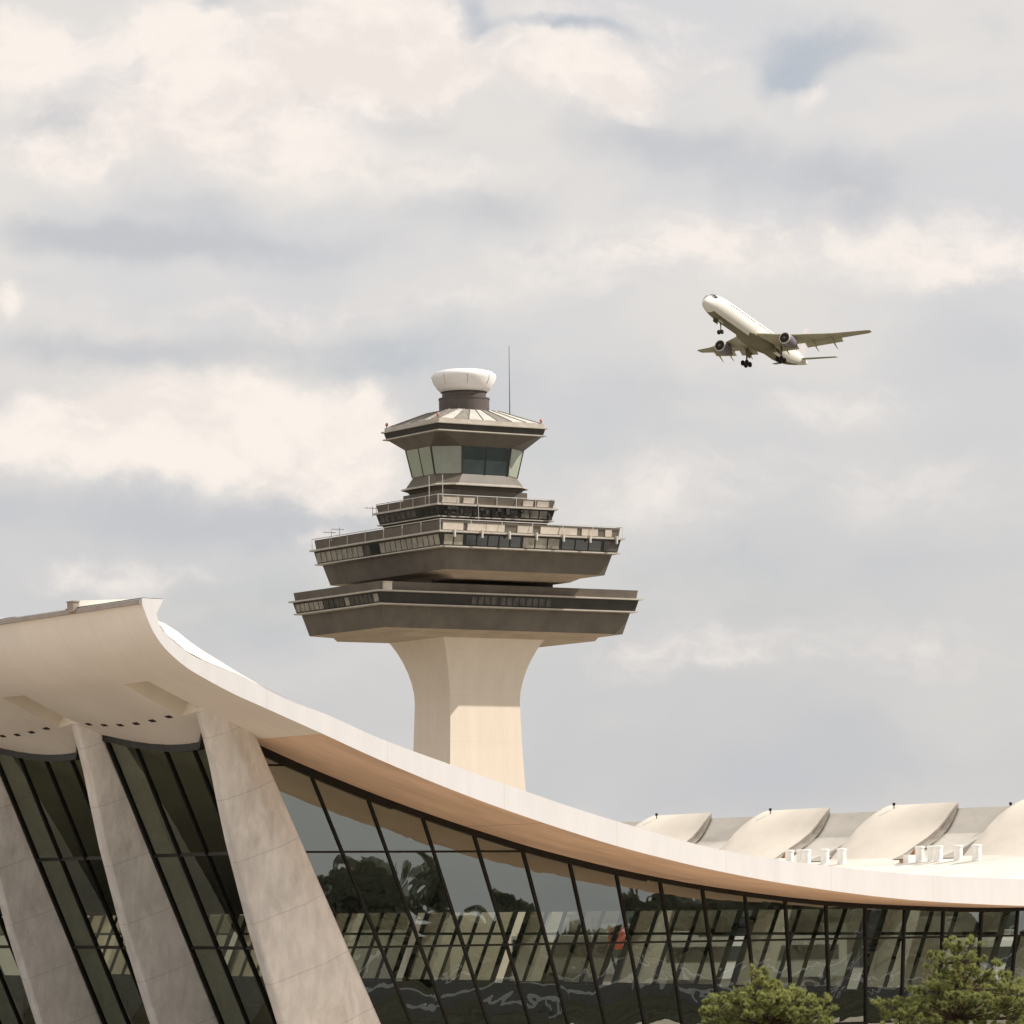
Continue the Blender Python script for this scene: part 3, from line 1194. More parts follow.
def rail(parent, a, b, z0, z1, step, both=True, o=-.2):
    w = MB()
    pts = [(-(a + o), (b + o), 0), (-(a + o), -(b + o), 0), ((a + o), -(b + o), 0), ((a + o), (b + o), 0)]
    for p, q in ((pts[0], pts[1]), (pts[1], pts[2]), (pts[2], pts[3])):
        p, q = Vector(p), Vector(q)
        w.beam(p + Vector((0, 0, z1)), q + Vector((0, 0, z1)), .065, .065)
        n_ = max(1, int((q - p).length / step))
        for i in range(n_ + 1):
            x = p.lerp(q, i / n_)
            w.beam(x + Vector((0, 0, z0)), x + Vector((0, 0, z1)), .045, .045, side=Vector((1, 0, 0)))
    w.build('railing', M['steel'], parent)


rail(d2, 10.5, 12.3, 41.98, 43.1, 3.3)
rail(d3, 6.85, 6.0, 45.25, 46.15, 2.2)
br_ = MB()
br_.box((0, 0, 0), (.14, .22, .75))
b0_ = br_.build('bracket', M['steel'], d2, loc=(-8.9, -12.42, 41.8))
for i in range(1, 7):
    child_copy(b0_, d2, (-8.9 + i * 3.05, -12.42, 41.8))
# white equipment box on the near corner of the lower deck
eb = MB()
eb.box((-13.9, -8.35, 36.95), (.8, .5, .75))
eb.box((-13.9, -8.35, 37.34), (.9, .6, .06))
eb.build('equipment_box', M['cream'], d1)

# cab
cab_g = MB()
A0 = octo(4.7, 3.7, 2.1, 1.6, 48.5)
A1 = octo(5.3, 4.07, 2.5, 1.72, 51.2)
names_mat = {7: 'g', 0: 'd', 1: 'g', 6: 'g'}
cabm = MB()
cabm.rings([octo(4.5, 3.7, 1.2, 1.0, 46.3), octo(4.6, 3.9, 1.3, 1.1, 46.9), octo(4.9, 4.1, 1.4, 1.2, 47.2), octo(5.35, 4.5, 1.5, 1.3, 47.3), octo(5.35, 4.5, 1.5, 1.3, 47.42),
            octo(5.0, 4.15, 1.7, 1.3, 47.55), octo(4.66, 3.66, 2.1, 1.6, 48.52)], mis=[0, 0, 0, 1, 1, 0, 0])
cabm.rings([octo(5.28, 4.05, 2.5, 1.7, 51.15), octo(6.05, 5.05, .6, .6, 52.35), octo(6.25, 5.25, .1, .1, 52.4), octo(6.25, 5.25, .1, .1, 52.5),
            octo(6.0, 5.0, .1, .1, 52.52), octo(6.15, 5.15, .1, .1, 53.1), octo(6.35, 5.35, .1, .1, 53.12), octo(6.35, 5.35, .1, .1, 53.25), octo(6.1, 5.1, .1, .1, 53.3),
            octo(6.1, 5.1, .1, .1, 53.62), octo(5.9, 4.9, .1, .1, 53.66)], mis=[0, 1, 1, 1, 2, 1, 1, 1, 1, 0, 0])
cab = cabm.build('cab', [M['deck'], M['ledge'], M['deck2']], tower)
for k in range(8):
    k2 = (k + 1) % 8
    b0, b1, t1_, t0_ = Vector(A0[k]), Vector(A0[k2]), Vector(A1[k2]), Vector(A1[k])
    npn = 2 if k in (0, 2, 4, 6) else 1
    for i in range(npn):
        s0, s1 = i / npn, (i + 1) / npn
        q = [b0.lerp(b1, s0), b0.lerp(b1, s1), t0_.lerp(t1_, s1), t0_.lerp(t1_, s0)]
        c = (q[0] + q[1] + q[2] + q[3]) / 4
        nrm = Vector((c.x, c.y, 0)).normalized()
        w = MB()
        q2 = [p + (c - p) * .03 for p in q]
        w.rings([[p - nrm * .12 for p in q2], q2])
        dark_ = k in (0, 1)
        w.build('window', M['cabglass'] if k == 0 else (M['cabgreen'] if k == 7 else M['cabpale']), cab)
    fm = MB()
    fm.beam(b0 * 1.0, t0_ * 1.0, .14, .14, side=Vector((b0.x, b0.y, 0)).normalized())
    fm.build('window_post', M['deck2'], cab)
    fm = MB()
    if npn == 2:
        fm.beam(b0.lerp(b1, .5), t0_.lerp(t1_, .5), .09, .12, side=Vector((b0.x, b0.y, 0)).normalized())
        fm.build('window_post', M['deck2'], cab)
# cab roof: hipped, of separate sheets
rb = MB()
E0 = octo(5.8, 4.8, .1, .1, 53.68)
E1 = octo(2.9, 2.6, .7, .6, 54.95)
for k in range(8):
    k2 = (k + 1) % 8
    a, b, c, d = Vector(E0[k]), Vector(E0[k2]), Vector(E1[k2]), Vector(E1[k])
    ns = 7 if k in (0, 2, 4, 6) else 1
    for i in range(ns):
        s0, s1 = i / ns, (i + 1) / ns
        pal = {0: [0, 1, 0, 0, 1, 0, 0]}.get(k, [1, 1, 0, 1, 1, 0, 1])
        rb.quad(a.lerp(b, s0), a.lerp(b, s1), d.lerp(c, s1), d.lerp(c, s0), pal[i] if ns > 1 else 1)
for k in range(8):
    k2 = (k + 1) % 8
    a, b, c, d = Vector(E0[k]), Vector(E0[k2]), Vector(E1[k2]), Vector(E1[k])
    ns = 7 if k in (0, 6) else 1
    for i in range(ns + 1):
        p, q = a.lerp(b, i / ns), d.lerp(c, i / ns)
        rb.beam(p + Vector((0, 0, .03)), q + Vector((0, 0, .03)), .07, .07, mi=1)
rb.poly(E1, 1)
rb.build('cab_roof', [M['roofpale'], M['roofdark']], cab)
dr = MB()
dr.lathe([(2.47, 54.9), (2.47, 56.15), (2.52, 56.18), (2.52, 56.32), (2.15, 56.34), (2.15, 56.8), (2.3, 56.92)], 40)
dr.build('radome_drum', M['drum'], tower, smooth_=True)
ra = MB()
ra.lathe([(2.1, 56.9), (2.25, 56.92), (2.62, 57.25), (2.95, 57.75), (3.12, 58.2), (3.18, 58.45), (3.12, 58.62), (2.8, 58.88), (2.2, 59.05), (1.3, 59.15), (.02, 59.2)], 48)
rado = ra.build('radome', M['radome'], tower, smooth_='all')
ml = MB()
for k in range(8):
    a = 2 * pi * k / 8 + .35
    pts = [(2.27 * cos(a), 2.27 * sin(a), 56.93), (2.97 * cos(a), 2.97 * sin(a), 57.75), (3.2 * cos(a), 3.2 * sin(a), 58.45)]
    ml.tube(pts, .022, 5)
ml.build('seam', M['lip'], rado)
ms_ = MB()
ms_.tube([(0, 0, 53.7), (0, 0, 57), (0, 0, 61.8)], [.06, .04, .025], 6)
ms_.build('antenna_mast', M['mast'], tower, loc=(4.9, -.6, 0))
al = MB()
al.lathe([(.06, 0), (.06, .15), (.14, .18), (.15, .36), (.08, .48), (.02, .5)], 10)
a0 = None
for (x, y) in ((-5.9, 4.9), (-5.9, -4.7), (5.9, -4.7), (5.9, 4.9)):
    if a0 is None:
        a0 = al.build('obstruction_light', M['red'], tower, loc=(x, y, 53.66))
    else:
        child_copy(a0, tower, (x, y, 53.66))
# whips and small aerials on the decks
wp = MB()
wp.tube([(0, 0, 0), (0, 0, 2.8)], .035, 6)
w0 = wp.build('whip_aerial', M['steel'], tower, loc=(-6.9, -4.6, 45.2))
for p in ((-6.3, -6.1, 45.2), (-2.3, -6.1, 42.6)):
    child_copy(w0, tower, p)
ya = MB()
for (x, y, z, l) in ((-10.6, 6.2, 43.3, 1.2), (-10.7, 7.6, 43.1, 1.0), (-7.0, 5.9, 45.5, .9)):
    ya.tube([(x, y, z - .5), (x, y, z + .5)], .035, 5)
    ya.tube([(x - .9, y, z + .3), (x + .5, y, z + .3)], .03, 5)
    for i in range(4):
        ya.tube([(x - .8 + .35 * i, y - .35, z + .3), (x - .8 + .35 * i, y + .35, z + .3)], .02, 4)
ya.build('yagi_aerial', M['steel'], tower)
ins = MB()
for i in range(26):
    x = random.uniform(-6.0, 6.2)
    ins.box((x, -5.95, random.uniform(44.2, 45.0)), (random.uniform(.1, .5), .12, random.uniform(.1, .4)))
ins.build('cable_tray', M['deck2'], d3)

# ------------------------------------------------------------------ airliner
PX = (709.3, 301.4)
dist = FPX / 4.289
pd = view_dir(*PX)
APOS = CAM + pd * dist
Rm = Matrix(((-0.48198446, 0.87319973, 0.07220259), (-0.80904502, -0.47517517, 0.34591142), (0.33635864, 0.10830878, 0.93548494)))
b_r = (cam_rt - pd * cam_rt.dot(pd)).normalized()
b_u = b_r.cross(pd).normalized()
Bm = Matrix((b_r, pd, b_u)).transposed()
air = empty('airliner', APOS, 0, label='white twin engine passenger jet climbing in the sky with its wheels down', cat='airplane')
air.rotation_euler = (Bm @ Rm).to_euler()
M['pwhite'] = surf('aircraft_white', (.84, .80, .72), .02, .3, .35, spec=.5)
M['pbelly'] = surf('aircraft_belly', (.19, .165, .105), .12, .25, .5)
M['pwing'] = surf('wing_grey', (.40, .37, .26), .12, .3, .45, stain=.4, stain_col=(.28, .25, .17))
M['pfan'] = surf('fan_dark', (.012, .008, .006), .2, 3, .6)
M['pcowl'] = surf('cowl_violet_grey', (.20, .175, .20), .1, 1, .4)
M['pfin'] = surf('fin_pale', (.52, .49, .50), .1, .3, .4)
M['pring'] = surf('inlet_ring', (.6, .56, .48), .05, 1, .3)
M['tyre'] = surf('tyre_black', (.02, .016, .014), .1, 1, .9)
fus = MB()
st = [(2.4, .05, -.75), (2.15, .5, -.72), (1.6, .95, -.62), (.6, 1.45, -.42), (-.8, 1.9, -.2), (-2.4, 2.25, -.05), (-4.5, 2.45, 0), (-7, 2.5, 0), (-15, 2.5, 0),
      (-25, 2.5, 0), (-34, 2.5, 0), (-37, 2.35, .15), (-40, 2.0, .45), (-43, 1.5, .85), (-46, .95, 1.25), (-48, .5, 1.5), (-48.9, .2, 1.6)]
NS = 32
st = [(x, r * 1.06, zc - .1) for x, r, zc in st]
rr = [[(x, r * sin(2 * pi * (j + .5) / NS), zc + r * 1.04 * cos(2 * pi * (j + .5) / NS)) for j in range(NS)] for x, r, zc in st]
base = len(fus.v)
for r in rr:
    fus.v += r
for k in range(len(rr) - 1):
    for j in range(NS):
        a = k * NS + j
        b = k * NS + (j + 1) % NS
        ang = abs(((2 * pi * (j + 1) / NS + pi) % (2 * pi)) - pi)
        mi = 1 if (ang > radians(147) and st[k][0] < 0 and st[k][0] > -42) else 0
        fus.face((a, b, b + NS, a + NS), mi)
fus.face([j for j in range(NS)][::-1], 0)
fus.face([(len(rr) - 1) * NS + j for j in range(NS)], 0)
# wing box fairing
fr_ = []
for x, w, h in ((-14.5, .2, .1), (-16, 1.6, .5), (-18, 2.5, .9), (-22, 2.9, 1.1), (-27, 2.8, 1.05), (-30, 2.1, .7), (-32.5, .3, .15)):
    fr_.append([(x, w * sin(2 * pi * j / 16), -1.9 + h * cos(2 * pi * j / 16)) for j in range(16)])
fus.rings(fr_, mi=1)
fuselage = fus.build('fuselage', [M['pwhite'], M['pbelly']], air, smooth_='all')
cw = MB()
for a in (-52, -32, -11, 11, 32, 52):
    an = radians(a)
    aw = radians(8)

    def cp(x, r, zc, th):
        return (x, r * 1.1 * sin(th), zc + r * 1.144 * cos(th))
    cw.quad(cp(.25, 1.66, -.32, an - aw), cp(.25, 1.66, -.32, an + aw), cp(-.75, 1.98, -.19, an + aw), cp(-.75, 1.98, -.19, an - aw))
cw.build('cockpit_window', M['pfan'], fuselage, fix=False)
cb = MB()
for side in (-1, 1):
    for i in range(44):
        x = -6 - i * .75
        if i in (16, 17, 30):
            continue
        th = radians(72) * side
        r = 2.78
        for q in (0,):
            y, z = r * sin(th), r * 1.04 * cos(th)
            cb.box((x, y, z), (.28, .04, .38), Euler((radians(-18) * side, 0, 0)).to_matrix())
cb.build('cabin_windows', M['pcowl'], fuselage)


def wing(side):
    w = MB()
    secs = [(1.0, -17.8, 10.2, -1.75, 1.25), (8.5, -23.6, 6.4, -.9, .75), (16.5, -29.9, 3.7, .8, .38), (22.6, -34.8, 2.2, 2.6, .16), (23.4, -35.9, 1.3, 2.95, .08)]
    rs = []
    for (y, xle, ch, z, th) in secs:
        pr_ = [(0, 0), (.06, .38), (.25, .5), (.6, .32), (1.0, .03), (.6, -.22), (.25, -.42), (.06, -.32)]
        rs.append([(xle - cx * ch, side * y, z + cz * th) for cx, cz in pr_])
    w.rings(rs)
    o = w.build('wing', M['pwing'], air, smooth_=True)
    f = MB()
    for (y0, y1) in ((2.6, 7.7), (9.6, 17.2)):
        def te(y):
            tabx = [(1, -27.6), (8.5, -29.8), (16.5, -33.7), (22.6, -37.2)]
            return interp(tabx, y)

        def tz_(y):
            return interp([(1, -1.75), (8.5, -.95), (16.5, .75), (22.6, 2.55)], y)
        c0_, c1_ = 2.1 - y0 * .06, 2.1 - y1 * .06
        a = [(te(y0) + .7, side * y0, tz_(y0) - .05), (te(y0) - c0_ * .7, side * y0, tz_(y0) - c0_ * .55), (te(y0) - c0_ * .7 - .02, side * y0, tz_(y0) - c0_ * .55 + .08), (te(y0) + .4, side * y0, tz_(y0) + .2)]
        b = [(te(y1) + .7, side * y1, tz_(y1) - .05), (te(y1) - c1_ * .7, side * y1, tz_(y1) - c1_ * .55), (te(y1) - c1_ * .7 - .02, side * y1, tz_(y1) - c1_ * .55 + .08), (te(y1) + .4, side * y1, tz_(y1) + .2)]
        f.rings([a, b])
    f.build('flap', M['pwing'], o)
    for y in (5.0, 11.5, 15.5):
        k = MB()
        x = te(y)
        z = tz_(y)
        k.tube([(x + 3.2, side * y, z - .25), (x + 1.8, side * y, z - .55), (x - .2, side * y, z - .85), (x - 1.8, side * y, z - 1.45), (x - 2.4, side * y, z - 1.75)], [.03, .16, .2, .12, .02], 8)
        k.build('flap_fairing', M['pwing'], o, smooth_='all')
    return o


for s in (1, -1):
    wing(s)
    e = MB()
    e.lathe([(1.18, 0), (1.36, .12), (1.46, .7), (1.50, 1.5), (1.42, 2.8), (1.2, 3.9), (1.05, 4.3)], 28, axis='X')
    e2 = [(x, y, z) for x, y, z in e.v]
    e.v = [(-x, y, z) for x, y, z in e2]
    eo = e.build('engine', M['pcowl'], air, loc=(-21.3, s * 8.7, -2.5), smooth_=True)
    r_ = MB()
    r_.lathe([(1.2, .02), (1.32, -.08), (1.42, .02), (1.42, .3), (1.2, .3)], 28, axis='X')
    r_.v = [(-x, y, z) for x, y, z in r_.v]
    r_.build('inlet_ring', M['pring'], eo, smooth_='all')
    k_ = MB()
    k_.lathe([(1.19, -.03), (1.19, -.01)], 28, axis='X')
    k_.v = [(-x, y, z) for x, y, z in k_.v]
    k_.build('fan', M['pfan'], eo)
    n_ = MB()
    n_.lathe([(.03, -.45), (.2, -.3), (.35, -.05)], 14, axis='X')
    n_.v = [(-x, y, z) for x, y, z in n_.v]
    n_.build('spinner', M['pbelly'], eo)
    ex = MB()
    ex.lathe([(.85, 3.6), (.8, 4.6), (.5, 5.6), (.1, 6.0)], 20, axis='X')
    ex.v = [(-x, y, z) for x, y, z in ex.v]
    ex.build('exhaust', M['pbelly'], eo, smooth_=True)
    py_ = MB()
    py_.rings([[(-1.0, -.2, 1.2), (-1.0, .2, 1.2), (-5.2, .15, 1.0), (-5.2, -.15, 1.0)], [(-1.6, -.15, 1.65), (-1.6, .15, 1.65), (-5.6, .15, 1.75), (-5.6, -.15, 1.75)]])
    py_.build('pylon', M['pcowl'], eo)
    tp = MB()
    tp.rings([[(-42.9, s * .8, .75), (-44.0, s * .8, 1.15), (-47.0, s * .8, 1.75), (-44.0, s * .8, .85)], [(-46.9, s * 8.6, 1.75), (-47.4, s * 8.6, 1.95), (-48.9, s * 8.6, 2.15), (-47.4, s * 8.6, 1.8)]])
    tp.build('tailplane', M['pwing'], air)
fin = MB()
fin.rings([[(-39.0, 0, 2.2), (-41.5, .3, 2.0), (-47.5, 0.02, 1.6), (-41.5, -.3, 2.0)], [(-42.0, 0, 4.0), (-43.6, .26, 4.0), (-48.0, 0.02, 4.0), (-43.6, -.26, 4.0)],
           [(-47.0, 0, 10.3), (-48.0, .12, 10.3), (-49.9, 0.01, 10.3), (-48.0, -.12, 10.3)]])
fin.build('tail_fin', M['pfin'], air)


def gear(loc, topz, wheels, wr, ww, strut):
    gm = MB()
    gm.tube([(0, 0, topz), (0, 0, 0)], strut, 8)
    gm.tube([(.9, 0, topz * .9), (0, 0, topz * .35)], strut * .6, 6)
    ys = [y for x, y in wheels]
    xs = [x for x, y in wheels]
    gm.tube([(0, min(ys), 0), (0, max(ys), 0)], strut * .7, 6)
    if max(xs) > 0:
        gm.tube([(min(xs), 0, 0), (max(xs), 0, 0)], strut * .8, 6)
    go = gm.build('landing_gear', M['pbelly'], air, loc=loc)
    for (x, y) in wheels:
        wm = MB()
        wm.lathe([(wr * .55, -ww / 2), (wr * .92, -ww / 2), (wr, -ww / 4), (wr, ww / 4), (wr * .92, ww / 2), (wr * .55, ww / 2)], 16, axis='Y')
        wm.build('wheel', M['tyre'], go, loc=(x, y, 0), smooth_=True)


gear((-6.2, 0, -5.4), 3.2, [(0, -.42), (0, .42)], .55, .42, .14)
for s in (1, -1):
    gear((-27.6, s * 4.65, -5.4), 3.9, [(.75, -.55), (.75, .55), (-.75, -.55), (-.75, .55)], .66, .5, .22)
for (x, y, z, sz, rx_) in ((-4.8, .75, -3.1, (2.2, .06, .9), 0), (-4.8, -.75, -3.1, (2.2, .06, .9), 0), (-27.2, 3.9, -3.2, (2.4, .08, 1.5), 25), (-27.2, -3.9, -3.2, (2.4, .08, 1.5), -25)):
    gd = MB()
    gd.box((0, 0, 0), sz, Euler((radians(rx_), 0, 0)).to_matrix())
    gd.build('gear_door', M['pbelly'], air, loc=(x, y, z))

# ------------------------------------------------------------------ pines
M['bark'] = surf('pine_bark', (.13, .085, .055), .3, 6, .95, bump=.6, bscale=14)


def needle_mat(name, c0, c1):
    mt, t, b = new_mat(name)
    co = nd(t, 'ShaderNodeTexCoord').outputs['Object']
    ge = nd(t, 'ShaderNodeNewGeometry')
    n1 = noise(t, co, 1.6, 4)
    f = mth(t, 'ADD', mth(t, 'MULTIPLY', ge.outputs['Random Per Island'], .55), mth(t, 'MULTIPLY', smooth(t, n1.outputs['Fac'], .35, .65), .45))
    lk(t, mixc(t, f, c0, c1), b.inputs['Base Color'])
    b.inputs['Roughness'].default_value = .6
    b.inputs['Specular IOR Level'].default_value = .25
    b.inputs['Transmission Weight'].default_value = 0
    # thin needles let a little light through
    tl = nd(t, 'ShaderNodeBsdfTranslucent')
    tl.inputs['Color'].default_value = (*[c * 1.1 for c in c1], 1)
    mx = nd(t, 'ShaderNodeMixShader')
    mx.inputs[0].default_value = .25
    out = [n for n in t.nodes if n.type == 'OUTPUT_MATERIAL'][0]
    lk(t, b.outputs[0], mx.inputs[1])
    lk(t, tl.outputs[0], mx.inputs[2])
    lk(t, mx.outputs[0], out.inputs['Surface'])
    return mt


M['needles'] = needle_mat('pine_needles', (.085, .112, .036), (.50, .51, .185))


def pine(loc, label, pads, trunk_pts, seed):
    rnd = random.Random(seed)
    root = empty('pine_tree', loc, 0, label=label, cat='tree', group='pines in front of the terminal')
    tr = MB()
    nt = len(trunk_pts)
    tr.tube(trunk_pts, [.17 * (1 - .8 * i / (nt - 1)) + .02 for i in range(nt)], 9)
    lm = tr
    cr_ = MB()
    for (x, y, z, rx, ry, rz, dens) in pads:
        c = Vector((x, y, z))
        # limb from the trunk to the pad
        tp_ = min(trunk_pts, key=lambda p: abs(p[2] - (z - .45)) + .2 * (Vector(p) - c).length)
        a = Vector(tp_)
        mid_ = a.lerp(c, .55) + Vector((0, 0, -.12))
        lm.tube([a, mid_, c + Vector((0, 0, -rz * .5))], [.045, .035, .015], 6)
        # twigs fanning through the pad, each ending in a tuft of needles
        n_ = max(4, int(dens * rx * ry * 30))
        for i in range(n_):
            an = rnd.uniform(0, 2 * pi)
            rr_ = sqrt(rnd.random()) * rnd.uniform(.75, 1.12)
            cx_, cy_ = c.x + rx * rr_ * cos(an), c.y + ry * rr_ * sin(an)
            cz_ = c.z + rz * rnd.uniform(-.6, .8) * sqrt(max(.1, 1.1 - rr_ * rr_ * .8)) - .05 * rr_
            tipc = Vector((cx_, cy_, cz_))
            out = (tipc - (c + Vector((0, 0, -rz * 1.5)))).normalized()
            out = (out + Vector((rnd.uniform(-.35, .35), rnd.uniform(-.35, .35), rnd.uniform(.2, .8)))).normalized()
            lm.tube([c + Vector((0, 0, -rz * .6)), tipc - out * .1], [.009, .005], 4)
            rc = rnd.uniform(.10, .19)
            for w_ in range(rnd.randint(12, 17)):
                o2 = (out + Vector((rnd.gauss(0, .55), rnd.gauss(0, .55), rnd.gauss(0, .4)))).normalized()
                tip = tipc + o2 * rc * rnd.uniform(.3, 1.25)
                L0 = rnd.uniform(.10, .17)
                for q in range(11):
                    d = (o2 * rnd.uniform(.7, 1.4) + Vector((rnd.gauss(0, .45), rnd.gauss(0, .45), rnd.gauss(0, .45)))).normalized()
                    s = d.cross(Vector((rnd.uniform(-1, 1), rnd.uniform(-1, 1), rnd.uniform(-1, 1)))).normalized() * .012
                    p = tip - o2 * L0 * rnd.uniform(.3, 1.0)
                    e_ = p + d * L0 * rnd.uniform(.8, 1.3)
                    i0 = len(cr_.v)
                    cr_.v += [tuple(p - s), tuple(p + s), tuple(e_)]
                    cr_.face((i0, i0 + 1, i0 + 2))
    lm.build('trunk', M['bark'], root, smooth_='all')
    cr_.build('crown', M['needles'], root, fix=False)
    return root


def px2(px, Y):
    return (px - 512) / FPX * Y


def pads_from(lst, cx, Y, seed):
    """pads given as metric offsets"""
    return lst


# right pine: stands 160 m away, 5.6 m high
XR = px2(950, 160)
right_pads = []
rr_ = random.Random(3)
lay = [  # height, list of (x offset, half width)
    (5.30, [(.10, .62), (-.30, .45), (.62, .35)]),
    (5.02, [(-.05, .5)]),
    (4.72, [(-.55, .55), (.55, .60), (.15, .6), (-1.05, .35)]),
    (4.35, [(-.95, .50), (.35, .75), (1.15, .45), (-.3, .5)]),
    (3.95, [(-.55, .75), (.75, .75), (1.55, .55), (.1, .7)]),
    (3.60, [(-.1, .8), (1.3, .8), (2.1, .7), (-1.2, .5)]),
    (3.35, [(-1.6, .65), (2.7, .7), (.5, .9), (-.6, .7)]),
    (3.00, [(-2.2, .7), (-1.3, .8), (.2, 1.0), (1.8, .9), (2.9, .7), (-2.9, .45)]),
    (2.60, [(-2.7, .8), (-1.5, .9), (.1, 1.0), (1.6, .9), (3.0, .8)]),
    (2.10, [(-2.4, .9), (-.8, 1.0), (1.0, 1.0), (2.6, .9)]),
    (1.60, [(-2.0, .9), (0, 1.0), (2.0, .9)])]
for z, row in lay:
    for (dx, w) in row:
        right_pads.append((dx + rr_.uniform(-.08, .08), rr_.uniform(-.5, .5) * (w + .3), z + rr_.uniform(-.07, .07), w * .95, w * .85, .24 + .1 * rr_.random(), 1.1))
for z, row in lay[4:]:
    for (dx, w) in row:
        right_pads.append((dx * .8 + rr_.uniform(-.3, .3), rr_.choice((-1, 1)) * rr_.uniform(.7, 1.6), z + rr_.uniform(-.15, .15), w * .75, w * .7, .2, .8))
pine((XR, 160, 0), 'taller green pine at the right edge in front of the glass wall', right_pads,
     [(0, 0, 0), (.1, 0, 1.2), (-.05, .05, 2.4), (.12, 0, 3.6), (0, 0, 4.6), (.05, 0, 5.35)], 11)
XL = px2(757, 158)
left_pads = []
lay = [(4.42, [(-.38, .22)]), (4.20, [(-.32, .34), (-.05, .22)]), (3.95, [(-.18, .45), (.25, .35)]), (3.72, [(.05, .6), (.55, .45), (-.4, .4)]),
       (3.45, [(-.7, .55), (.2, .8), (.9, .6), (1.45, .45), (-1.3, .4)]), (3.2, [(-1.6, .6), (-.6, .8), (.5, .9), (1.4, .8), (2.1, .5), (-2.25, .4)]),
       (2.85, [(-1.9, .7), (-.9, .8), (.3, .9), (1.4, .9), (2.2, .55)]), (2.4, [(-1.6, .8), (-.3, 1.0), (1.1, 1.0), (2.1, .7)]), (1.9, [(-1, .9), (.7, 1.0)])]
for z, row in lay:
    for (dx, w) in row:
        left_pads.append((dx + rr_.uniform(-.08, .08), rr_.uniform(-.5, .5) * (w + .2), z + rr_.uniform(-.07, .07), w * .98, w * .85, .22 + .1 * rr_.random(), 1.2))
        if z < 3.6:
            left_pads.append((dx * .8, rr_.choice((-1, 1)) * rr_.uniform(.6, 1.2), z + rr_.uniform(-.15, .15), w * .7, w * .7, .2, .8))
pine((XL, 158, 0), 'lower spreading yellow-green pine left of the taller pine, at the bottom edge', left_pads,
     [(.1, 0, 0), (0, 0, 1.2), (.1, .05, 2.3), (-.1, 0, 3.3), (-.34, 0, 4.3)], 23)

# ------------------------------------------------------------------ beyond the rear glass: airside
M['busw'] = surf('bus_white', (.72, .70, .66), .04, 1, .4)
M['busg'] = surf('bus_glass', (.03, .035, .035), .1, 1, .1, spec=.8)
M['truckred'] = surf('truck_red', (.80, .16, .09), .05, 1, .4)
M['concourse'] = surf('concourse_panel', (.22, .25, .20), .15, .4, .6)


def on_ray(px, Y):
    return ((px - 512) / FPX * Y, Y, 0.02)


def lounge(loc, rz, label):
    bus = empty('mobile_lounge', loc, rz, label=label, cat='bus', group='mobile lounges on the apron')
    b = MB()
    b.box((0, 0, 3.1), (16, 4.2, 2.6))
    b.box((0, 0, 4.5), (15.2, 3.8, .25))
    b.box((0, 0, 1.5), (15, 3.0, .6))
    b.build('body', M['busw'], bus)
    for sx in (-1, 1):
        b = MB()
        b.box((0, sx * 2.13, 3.5), (14.5, .06, 1.0))
        b.build('side_window', M['busg'], bus)
    b = MB()
    b.box((-8.03, 0, 3.5), (.06, 3.6, 1.2))
    b.build('windscreen', M['busg'], bus)
    for x in (-5.5, 5.5):
        for y in (-1.6, 1.6):
            w = MB()
            w.lathe([(.3, -.25), (.85, -.25), (.95, 0), (.85, .25), (.3, .25)], 20, axis='Y')
            w.build('wheel', M['tyre'], bus, loc=(x, y, .95), smooth_=True)


lounge(on_ray(600, 345), TH, 'white mobile lounge bus farther out on the apron, mid frame through the glass')
lounge(uvz(74, 14, .02), TH + pi, 'white mobile lounge bus nearest the end glass wall, behind the terminal')
lounge(uvz(76, 40, .02), TH + pi + .1, 'white mobile lounge bus second from the end wall, nosed to the terminal rear')
lounge(uvz(73, 66, .02), TH + pi, 'white mobile lounge bus third from the end wall, nosed to the terminal rear')
lounge(uvz(80, 92, .02), TH + pi / 2, 'white mobile lounge bus parked lengthwise behind the terminal')
tk = empty('catering_truck', on_ray(622, 290), TH + .6, label='red catering truck with a raised box on the apron, seen through the glass walls', cat='truck')
b = MB()
b.box((0, 0, 4.55), (2.4, 2.0, 1.5))
b.build('raised_box', M['truckred'], tk)
b = MB()
b.box((2.9, 0, 1.7), (1.5, 2.2, 1.7))
b.box((.2, 0, .95), (6.6, 2.0, .35))
b.build('chassis', M['busw'], tk)
b = MB()
for s in (-.9, .9):
    b.beam((-.8, s, 1.2), (.8, s, 3.4), .15, .15)
    b.beam((.8, s, 1.2), (-.8, s, 3.4), .15, .15)
b.build('scissor_lift', M['frame'], tk)
for x in (-2, 2.8):
    for y in (-1, 1):
        w = MB()
        w.lathe([(.2, -.15), (.45, -.15), (.5, 0), (.45, .15), (.2, .15)], 16, axis='Y')
        w.build('wheel', M['tyre'], tk, loc=(x, y, .5), smooth_=True)
cb_ = empty('concourse_building', uvz(190, 110), TH, label='long low grey-green concourse building across the apron behind the terminal', cat='building')
b = MB()
b.box((0, 0, 3.6), (22, 320, 7.2))
b.build('wall', M['concourse'], cb_)
b = MB()
b.box((0, 0, 7.4), (24, 322, .4))
b.build('roof', M['busw'], cb_)
b = MB()
for i in range(60):
    b.box((-11.05, -156 + i * 5.28, 4.6), (.08, 3.9, 1.6))
    b.box((-11.05, -156 + i * 5.28, 1.5), (.08, 3.9, 1.4))
b.build('window_strip', M['busg'], cb_)
M['gw'] = surf('gate_white', (.62, .60, .55), .06, 1, .5)
M['gd'] = surf('gate_dark', (.05, .05, .045), .2, 1, .5)
M['gb'] = surf('gate_brown', (.17, .12, .085), .1, 1, .6)
grn = random.Random(4)
vv_ = -150.0
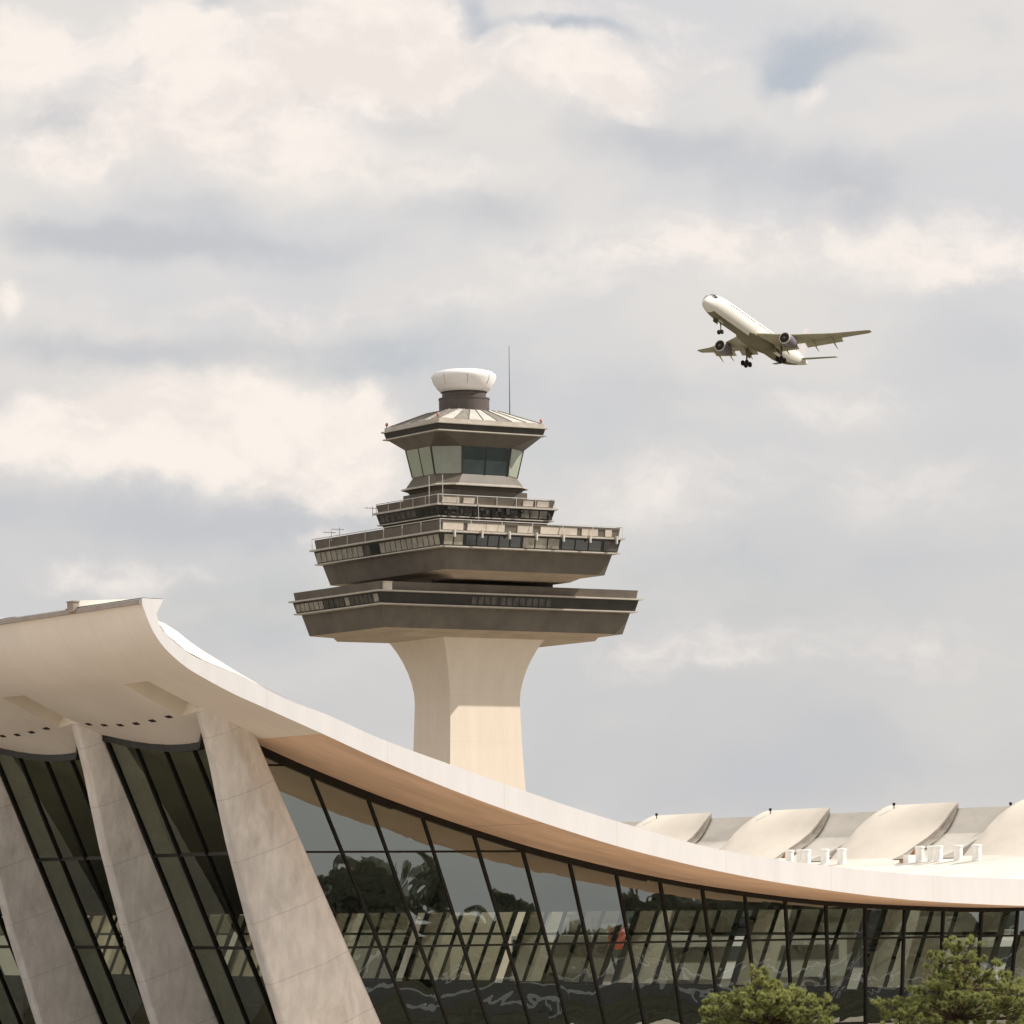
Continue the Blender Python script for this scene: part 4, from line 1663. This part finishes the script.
while vv_ < 150:
    w_ = grn.uniform(3, 9)
    h_ = grn.uniform(3.0, 6.6)
    dd = grn.uniform(3, 7)
    b = MB()
    b.box((-11 - dd / 2, vv_ + w_ / 2, h_ / 2), (dd, w_, h_))
    b.box((-11 - dd / 2, vv_ + w_ / 2, h_ + .1), (dd + .4, w_ + .4, .2))
    b.build('gate_room', grn.choice((M['gw'], M['gd'], M['gb'], M['gw'], M['gd'])), cb_)
    vv_ += w_ + grn.uniform(1.5, 7)

# unseen white barriers, added for the pale streaks they mirror in the end glass
M['barrier'] = surf('barrier_white', (.78, .76, .72), .05, 1, .6)
for (v, ua, ub, label) in ((-85, 10, 150, 'long white barrier rail added for its streak in the end glass, nearest the terminal'),
                           (-150, 40, 330, 'long white barrier rail added for its streak in the end glass, farther out')):
    gr = empty('added_barrier', uvz(ua, v), TH, label=label, cat='barrier', group='barriers added for the glass reflection')
    b = MB()
    b.box(((ub - ua) / 2, 0, .72), (ub - ua, .12, .24))
    b.build('rail', M['barrier'], gr)
    b = MB()
    b.box((0, .12, .42), (.14, .12, .82))
    p0_ = b.build('post', M['barrier'], gr, loc=(1, 0, 0))
    for i in range(1, 24):
        child_copy(p0_, gr, (1 + i * (ub - ua - 2) / 23, 0, 0))

# distant wood on the landside, mirrored in the end glass
tl = MB()
rnd = random.Random(5)
for i in range(210):
    t = i / 209
    base = Vector((60 + 420 * t, -160 + 290 * t + 120 * t * t, 0)) + Vector((180, 30, 0)) * (1 - t) * .8
    h = rnd.uniform(8.5, 11) * (1 + .28 * sin(i * .21) + .1 * sin(i * .7))
    r = h * rnd.uniform(.3, .42)
    tl.tube([base, base + Vector((0, 0, h * .4))], .3, 5, mi=1)
    for (hh, rr2) in ((.35, .8), (.62, 1.0), (.85, .6)):
        tl.tube([base + Vector((0, 0, h * (hh - .24))), base + Vector((0, 0, h * (hh - .12))), base + Vector((0, 0, h * (hh + .06))), base + Vector((0, 0, h * (hh + .15)))], [r * .3 * rr2, r * .95 * rr2, r * .8 * rr2, r * .2 * rr2], 9)
    for q in range(30):
        d = Vector((rnd.gauss(0, 1), rnd.gauss(0, 1), rnd.gauss(0, 1))).normalized() * rnd.random() ** .35
        p = base + Vector((d.x * r, d.y * r, h * .62 + d.z * h * .36))
        s = r * rnd.uniform(.16, .34)
        R_ = Euler((rnd.uniform(0, 6), rnd.uniform(0, 6), 0)).to_matrix()
        tl.box(p, (s * 1.6, s * 1.2, s * .5), R_)
M['wood'] = surf('far_foliage', (.105, .11, .075), .3, .2, .95)
tag(tl.build('treeline', [M['wood'], M['bark']], fix=False), kind='stuff')
